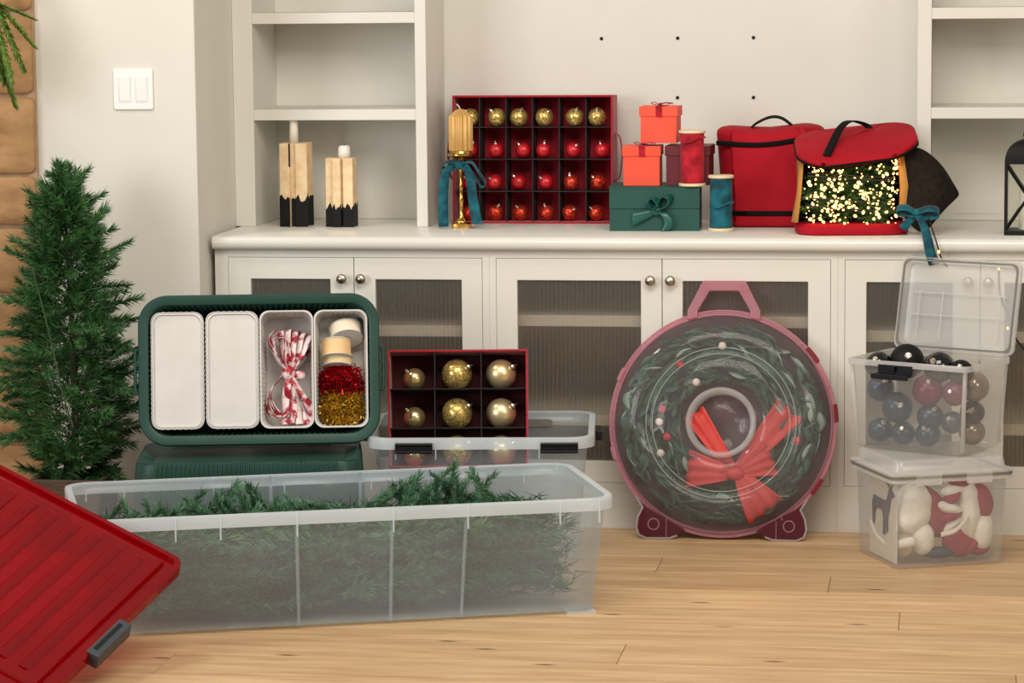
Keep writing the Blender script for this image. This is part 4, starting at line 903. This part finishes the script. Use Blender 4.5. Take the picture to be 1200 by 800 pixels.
for k in range(330):
    a = rnd.uniform(0, 2 * math.pi); ph = rnd.uniform(-.2, math.pi + .2); rad = .195 + math.cos(ph) * .075
    p = V((math.cos(a) * rad, -.004 - math.sin(ph) * .026, zc + math.sin(a) * rad)); d = V((-math.sin(a) + rnd.uniform(-.7, .7), -.25 * rnd.random(), math.cos(a) + rnd.uniform(-.7, .7)))
    e = p + d.normalized() * .06; rr_ = math.hypot(e.x, e.z - zc)
    if rr_ > .278 or rr_ < .105: d = V((-d.x, d.y, -d.z)); e = p + d.normalized() * .06; rr_ = math.hypot(e.x, e.z - zc)
    if rr_ > .284 or rr_ < .098: continue
    link(LF[2 if rnd.random() < .12 else k % 2], 'leaf', wr, p, aim(d, rnd.uniform(-.6, .6)), rnd.uniform(.75, 1))
SW = sprig('sprig', .10, 60, .022, 33, 'needle2', 1, 48, .001)
for k in range(200):
    a = k * 2 * math.pi / 67 + rnd.uniform(-.05, .05); rad = rnd.uniform(.115, .265); p = V((math.cos(a) * rad, rnd.uniform(-.03, .0), zc + math.sin(a) * rad)); d = V((-math.sin(a), rnd.uniform(-.12, .05), math.cos(a)))
    link(SW, 'sprig', wr, p, aim(d), .8)
BE = {c: M().sphere((0, 0, 0), .011, 14, 10).mesh('berry', c, True) for c in ('berrywhite', 'berryred')}
for px, pz, c in ((-.115, .158, 'berryred'), (-.07, .11, 'berrywhite'), (-.163, .035, 'berryred'), (-.17, .0, 'berrywhite'), (-.148, -.04, 'berryred'), (-.165, -.085, 'berrywhite'), (.205, -.045, 'berryred'), (.0, .21, 'berrywhite')):
    link(BE[c], 'berry', wr, (px, -.044, zc + pz))
bw = thing('ribbon_bow', 'large red satin bow lying on the wreath in the round case', 'bow', mW @ V((.04, -.04, .18)), (TL, 0, 0))
kx, kz = .0, .0
def fan(name, pts, w0, w1, amp, nf, th=.0015):
    """pleated piece of cloth fanning out from the knot"""
    a, b = V(pts[0]), V(pts[1]); d = (b - a); n2 = V((-d.z, 0, d.x)).normalized(); rows = []
    for j in range(9):
        t_ = j / 8; ww = w0 + (w1 - w0) * t_ ** .8; bul = math.sin(math.pi * t_) * amp
        rows.append([a + d * t_ + n2 * ww * (k / (nf * 4) - .5) + V((0, -bul - .008 * t_ * math.sin(k * math.pi / 2 + 1 + .6 * math.sin(k * 2.3)), 0)) + d * (.028 * math.sin(k * 1.7) * t_) for k in range(nf * 4 + 1)])
    return M().loft(rows, False, False, False).obj(name, 'redbow', bw, smooth=True, solid=th)
fan('loop', [(-.012, -.001, 0), (-.13, -.0, .012)], .03, .105, .012, 3); fan('loop', [(.01, -.001, 0), (.085, -.0, -.1)], .03, .115, .012, 3)
fan('loop', [(.012, .0, .002), (.10, -.0, .04)], .02, .09, .010, 3)
fan('tail', [(.0, .006, .0), (.145, .004, .175)], .03, .088, .004, 2); fan('tail', [(-.004, .008, .0), (-.115, .004, .165)], .03, .062, .002, 2)
M().sphere((0, -.007, 0), .02, 14, 10, (1.25, .55, .85)).obj('knot', 'redbow', bw, smooth=True)

# ------------------------------------------------------------------ stacked clear boxes
L0c = V((-.051, -.332, 0)); L0r = R(23)
bxl = thing('clear_box', 'lower lidded clear plastic box holding knitted red and white decorations', 'storage box', L0c, (0, 0, L0r))
bw_, bd_, bh_ = .318, .288, .238
M().loft([rr(w_, d_, .02, 5, 0, 0, z) for w_, d_, z in ((.285, .255, .0), (.298, .268, .004), (.302, .272, .02), (.318, .288, .238))], c1=False).obj('body', 'box', bxl, auto=50, solid=.002)
M().loft([rr(w_ + .318, w_ + .288, .026, 5, 0, 0, z) for w_, z in ((.008, .226), (.022, .228), (.022, .236), (.0225, .2362))], c0=False, c1=False).obj('body_lip', 'boxrim', bxl, auto=50, solid=.002)
M().loft([rr(w_ + .318, w_ + .288, .026, 5, 0, 0, z) for w_, z in ((.02, .2385), (.026, .2385), (.026, .245), (.02, .245), (.02, .2385))], c0=False, c1=False).obj('gasket', 'gasket', bxl, auto=50)
M().loft([rr(w_ + .318, w_ + .288, .024, 5, 0, 0, z) for w_, z in ((.0285, .246), (.0285, .252), (.012, .254), (-.004, .256), (-.012, .280), (-.02, .284))], c0=False, c1=True).obj('lid', 'boxrim', bxl, auto=40, solid=.002)
for s in (-1, 1): M().box((s * .07 - .035, -.162, .222), (s * .07 + .035, -.157, .252)).obj('latch', 'boxrim', bxl, bevel=.001)
ribs(bxl, [], 0, 0, 0, 'boxrim')
ML = Matrix.Translation(L0c) @ Matrix.Rotation(L0r, 4, 'Z')
# contents of the lower box
def blob(name, mat, parent, c, r, sc, nz=.12, rot=None, n=32, m=22):
    b = M().sphere((0, 0, 0), r, n, m, sc)
    for p in b.v: p *= 1 + nz * noise.noise(p * 22 + V(c) * 10) + nz * .35 * noise.noise(p * 60 + V(c) * 31)
    if rot: b.xf(Euler(rot).to_matrix().to_4x4())
    b.xf(Matrix.Translation(c)); return b.obj(name, mat, parent, smooth=True)
st = thing('knitted_stocking', 'white and red knitted stocking lying against the box front', 'decoration', ML @ V((-.022, -.06, .006)), (0, 0, L0r))
blob('white_toe', 'knitwhite', st, (-.055, .0, .135), .07, (.78, .72, 1.02), .1, (0, .25, 0)); blob('white_heel', 'knitwhite', st, (-.03, -.015, .06), .045, (.7, .7, 1), .1)
blob('red_leg', 'knitred', st, (.002, .012, .125), .072, (.62, .7, 1.1), .08, (0, -.55, 0)); blob('cream_cuff', 'knitcream', st, (-.072, .02, .05), .05, (.6, .8, .95), .1)
sc_ = thing('knitted_scarf', 'red and white striped knit scarf coiled in the lower clear box', 'decoration', ML @ V((.02, -.06, .006)), (0, 0, L0r))
for k in range(9):
    f = k / 8; c = [(.03 - .035 * math.sin(f * 4), -.02 + .01 * math.cos(k), .205 - f * .17)][0]
    blob('white_stripe' if k % 2 else 'red_stripe', 'knitwhite' if k % 2 else 'knitred', sc_, c, .03, (1.15, .8, .5), .15, (0, .3 - .5 * (k % 3), 0))
blob('red_end', 'knitred', sc_, (.03, -.01, .045), .05, (.9, .7, .8), .1); blob('navy_end', 'deer', sc_, (-.03, -.02, .022), .03, (1.5, .7, .55), .1)
ribbon('white_band', 'knitwhite', sc_, [(-.035, -.048, .075), (.0, -.056, .085), (.03, -.055, .11), (.045, -.045, .122)], (0, 0, 1), .012, th=.004)
sn = thing('plush_ball', 'round white plush with red patches at the box right end', 'decoration', ML @ V((.098, -.055, .006)), (0, 0, L0r))
blob('white_top', 'knitwhite', sn, (-.025, .0, .125), .07, (.55, .85, 1.25), .06); blob('white_patch', 'knitwhite', sn, (.012, .0, .075), .06, (.62, .95, 1.05), .06)
blob('red_patch', 'knitred', sn, (.014, -.006, .145), .052, (.66, .95, .95), .05); blob('red_foot', 'knitred', sn, (.008, -.01, .026), .033, (1, .9, .6), .05)
de = thing('deer_board', 'white striped board with a navy deer silhouette inside the lower clear box', 'decoration', ML @ V((-.134, .0, .0066)), (0, 0, L0r - R(90)))
M().box((-.095, .0, 0), (.095, .003, .205)).obj('board', 'trayw', de)
for k in range(9): M().box((-.086 + k * .0205, -.0008, .004), (-.080 + k * .0205, 0, .2)).obj('stripe', 'knitcream', de)
dp = [(-.052, .055), (-.05, .0), (-.046, -.012), (-.042, -.0), (-.040, .03), (-.03, .045), (-.006, .043), (.0, .02), (-.001, -.03), (.003, -.03), (.008, -.03), (.010, .02), (.016, -.02), (.020, -.02), (.020, .03), (.028, .06), (.034, .09), (.046, .096), (.050, .104), (.042, .112), (.034, .116), (.026, .118), (.022, .1), (.014, .08), (.0, .076), (-.03, .078), (-.046, .08)]
dp = [(p[0] * 1.5 + .012, (p[1] + .03) * .85 + .066) for p in dp]
M().prism(dp, -.004, -.0009, 'xz').obj('deer', 'deer', de)
for s in (-1, 1):
    an = M().tube([(.057, -.0025, .186), (.057 + s * .008, -.0025, .198), (.052 + s * .022, -.0025, .205)], .0016, 5); an.tube([(.058 + s * .006, -.0025, .196), (.062 + s * .012, -.0025, .206)], .0014, 5); an.obj('antler', 'deer', de)
cc = thing('felt_strap', 'curved white felt strap inside the lower clear box below the deer', 'decoration', ML @ V((-.112, -.01, .006)), (0, 0, L0r))
M().tube(cr([(-.012, .10, .085), (-.012, .06, .055), (-.012, .02, .045), (-.008, -.03, .04), (.0, -.085, .055), (.022, -.092, .06)], 5), .013, 10).obj('strap', 'knitwhite', cc, smooth=True)

# upper box with open lid
U0 = V((-.058, -.268, .2862)); Ur = R(-28)
ub = thing('clear_box', 'upper clear plastic box of dark baubles with its lid standing open', 'storage box', U0, (0, 0, Ur))
uw, ud, uh = .352, .246, .238
M().loft([rr(w_, d_, .016, 5, 0, 0, z) for w_, d_, z in ((.308, .204, .0), (.318, .214, .004), (.322, .218, .02), (.346, .24, .226), (.348, .242, .236))], c1=False).obj('body', 'box', ub, auto=50, solid=.002)
M().loft([rr(w_ + uw, w_ + ud, .02, 5, 0, 0, z) for w_, z in ((-.004, .2365), (.006, .238), (.007, .236), (.007, .222), (.004, .222), (.004, .2345), (-.004, .2365))], c0=False, c1=False).obj('rim', 'boxrim', ub, auto=50)
for sx in (-1, 1):
    for sy_ in (-1, 1): M().tube([(sx * .155, sy_ * .103, .01), (sx * .167, sy_ * .114, .222)], .006, 8).obj('corner_post', 'boxrim', ub, smooth=True)
lp = M().box((-.05, -.004, -.004), (.05, .0, .022)); lp.box((-.05, -.03, -.004), (.05, -.004, .001)); lp.box((-.054, -.036, -.012), (.054, -.03, .001)); lp.box((-.004, -.014, .006), (.004, -.004, .02))
lo = lp.obj('latch', 'black', ub, bevel=.001); lo.location = (-.03, -ud / 2 - .004, .206)
ld_ = M(); th = R(12)
LM = Matrix.Translation((0, ud / 2 + .004, .240)) @ Matrix.Rotation(-th, 4, 'X')
def lidloop(w_, d_, z): return [LM @ V((q[0], z, q[1] + .122 + .002)) for q in rr(w_, d_, .02, 5)]
M().loft([lidloop(*q) for q in ((.35, .244, .0), (.356, .25, .0), (.356, .25, .012), (.33, .222, .012), (.325, .218, .022), (.30, .19, .024))][::-1], c0=True, c1=False).obj('lid', 'boxrim', ub, auto=40, solid=.002)
M().loft([lidloop(*q) for q in ((.344, .238, -.001), (.344, .238, -.004), (.334, .228, -.004), (.334, .228, -.001), (.344, .238, -.001))], c0=False, c1=False).obj('gasket', 'gasket', ub, auto=50)
for x in (-.12, -.05, .12): M().tube([LM @ V((x, .010, .03)), LM @ V((x, .010, .16))], .0018, 5).obj('lid_rib', 'boxrim', ub)
for z in (.095, .155): M().tube([LM @ V((-.14, .010, z)), LM @ V((.14, .010, z))], .0018, 5).obj('lid_rib', 'boxrim', ub)
MU = Matrix.Translation(U0) @ Matrix.Rotation(Ur, 4, 'Z')
bl = [  # x, y, z, r, material, label
 (-.115, -.065, .212, .037, 'blackgloss', 'glossy black bauble at the top left of the open clear box'), (-.055, -.02, .222, .046, 'blackmatte', 'matte black bauble rising highest from the open clear box'),
 (.055, -.045, .216, .042, 'blackgloss', 'glossy black bauble at the top right of the open clear box'), (.118, -.045, .206, .034, 'blackmatte', 'small matte black bauble at the right rim of the open clear box'),
 (-.115, -.055, .150, .037, 'navy', 'navy bauble at upper left inside the open clear box'), (.03, -.06, .155, .042, 'plum', 'plum bauble at upper middle inside the open clear box'),
 (-.06, -.06, .103, .042, 'navy', 'large navy bauble in the middle left of the open clear box'), (.035, -.055, .085, .036, 'navy', 'navy bauble in the middle of the open clear box'),
 (-.112, -.06, .039, .034, 'navy', 'navy bauble at the bottom left of the open clear box'), (-.042, -.062, .036, .032, 'navy', 'navy bauble second from left at the bottom of the open clear box'),
 (.03, -.058, .038, .034, 'navy', 'navy bauble right of centre at the bottom of the open clear box'), (.105, -.05, .152, .034, 'plum', 'plum bauble beside the right corner of the open clear box'),
 (.115, .035, .160, .040, 'mercury', 'smoky silver bauble at the top of the box right side'), (.108, .04, .09, .033, 'blackgloss', 'glossy black bauble halfway up the box right side'), (.105, .045, .037, .035, 'mercury', 'smoky silver bauble at the bottom of the box right side'),
 (.100, -.055, .075, .030, 'navy', 'small navy bauble by the right corner of the open clear box')]
for x, yv, z, r_, mt, lb in bl: bauble(lb, 'dark baubles in the open clear box', mt, r_, MU @ V((x, yv, z + .004)), (random.uniform(-.4, .4), -.9, random.uniform(.2, .9)))

# string light strand behind the open lid
sl = thing('light_strand', 'black string light cord with warm bulbs hanging behind the clear boxes', 'string lights', (.2, -.06, 0.004))
cd = cr([(-.075, .01, .735), (-.07, .012, .66), (-.045, .005, .6), (-.03, 0, .55), (-.002, -.01, .515), (.03, -.02, .49), (.07, -.02, .5), (.12, -.02, .47)], 6)
M().tube(cd, .003, 6).obj('cord', 'black', sl, smooth=True)
for p in ((-.075, .0, .735), (-.05, -.004, .575), (.02, -.03, .525), (-.0, -.02, .44), (.03, -.024, .44), (.022, -.02, .41), (.05, -.03, .53)):
    link(BU, 'bulb', sl, p, None, 1.0)

# ------------------------------------------------------------------ red translucent lid in the foreground
C = V((-1.724, -1.62, .2125)); A = V((-1.887, -2.08, .032)); Bq = V((-2.192, -1.53, .419))
ea = (A - C).normalized(); eb = Bq - C; eb = (eb - ea * eb.dot(ea)).normalized(); en = ea.cross(eb)
if en.dot(V((0, -8, 1.5)) - C) < 0: en = -en
La, Lb_ = .60, .78
ctr = C + ea * La / 2 + eb * Lb_ / 2
rm = Matrix((eb, ea, en)).transposed()
if rm.determinant() < 0: rm = Matrix((-eb, ea, en)).transposed(); sgn = 1
else: sgn = -1
rl = thing('bin_lid', 'glossy translucent red bin lid with a grey latch tilted in the foreground', 'lid', ctr, rm.to_euler())
# in local axes: x = along eb (or its opposite), y = along ea, z towards the camera; corner C lies at (cx, -La/2)
cxs = -sgn * -1
cl = (rm.inverted() @ (C - ctr)); sx = 1 if cl.x > 0 else -1
w_, h_ = Lb_, La
q = [(-.006, -.030), (0, -.030), (0, -.004), (-.004, .0), (-.016, .0), (-.020, -.010), (-.034, -.010), (-.040, .0), (-.05, .002)]
m = M().loft([rr(w_ + 2 * e, h_ + 2 * e, max(.034 + e, .01), 8, 0, 0, z) for e, z in q], c0=False, c1=True); m.obj('panel', 'redlid', rl, auto=40, solid=.0025)
for k in range(11):
    x = sx * (w_ / 2 - .085 - k * .058)
    rp = [V((x + a, yv, .002 + z)) for yv in (-.235, .235) for a, z in ((-.015, 0), (-.009, .006), (.009, .006), (.015, 0))]
    rg = M().loft([rp[:4], rp[4:]]); rg.obj('ridge', 'redlid', rl, bevel=.003, segs=3)
lt_ = M().box((-.018, -.068, -.034), (.014, .068, .004)); lo = lt_.obj('latch', 'grey', rl, bevel=.003); lo.location = (sx * (w_ / 2 + .004), -La / 2 + .335, 0)
ls = M().box((-.006, -.052, .001), (.004, .052, .0048)).obj('latch_slot', 'matblack', lo); ls.location = (-sx * .002, 0, 0)
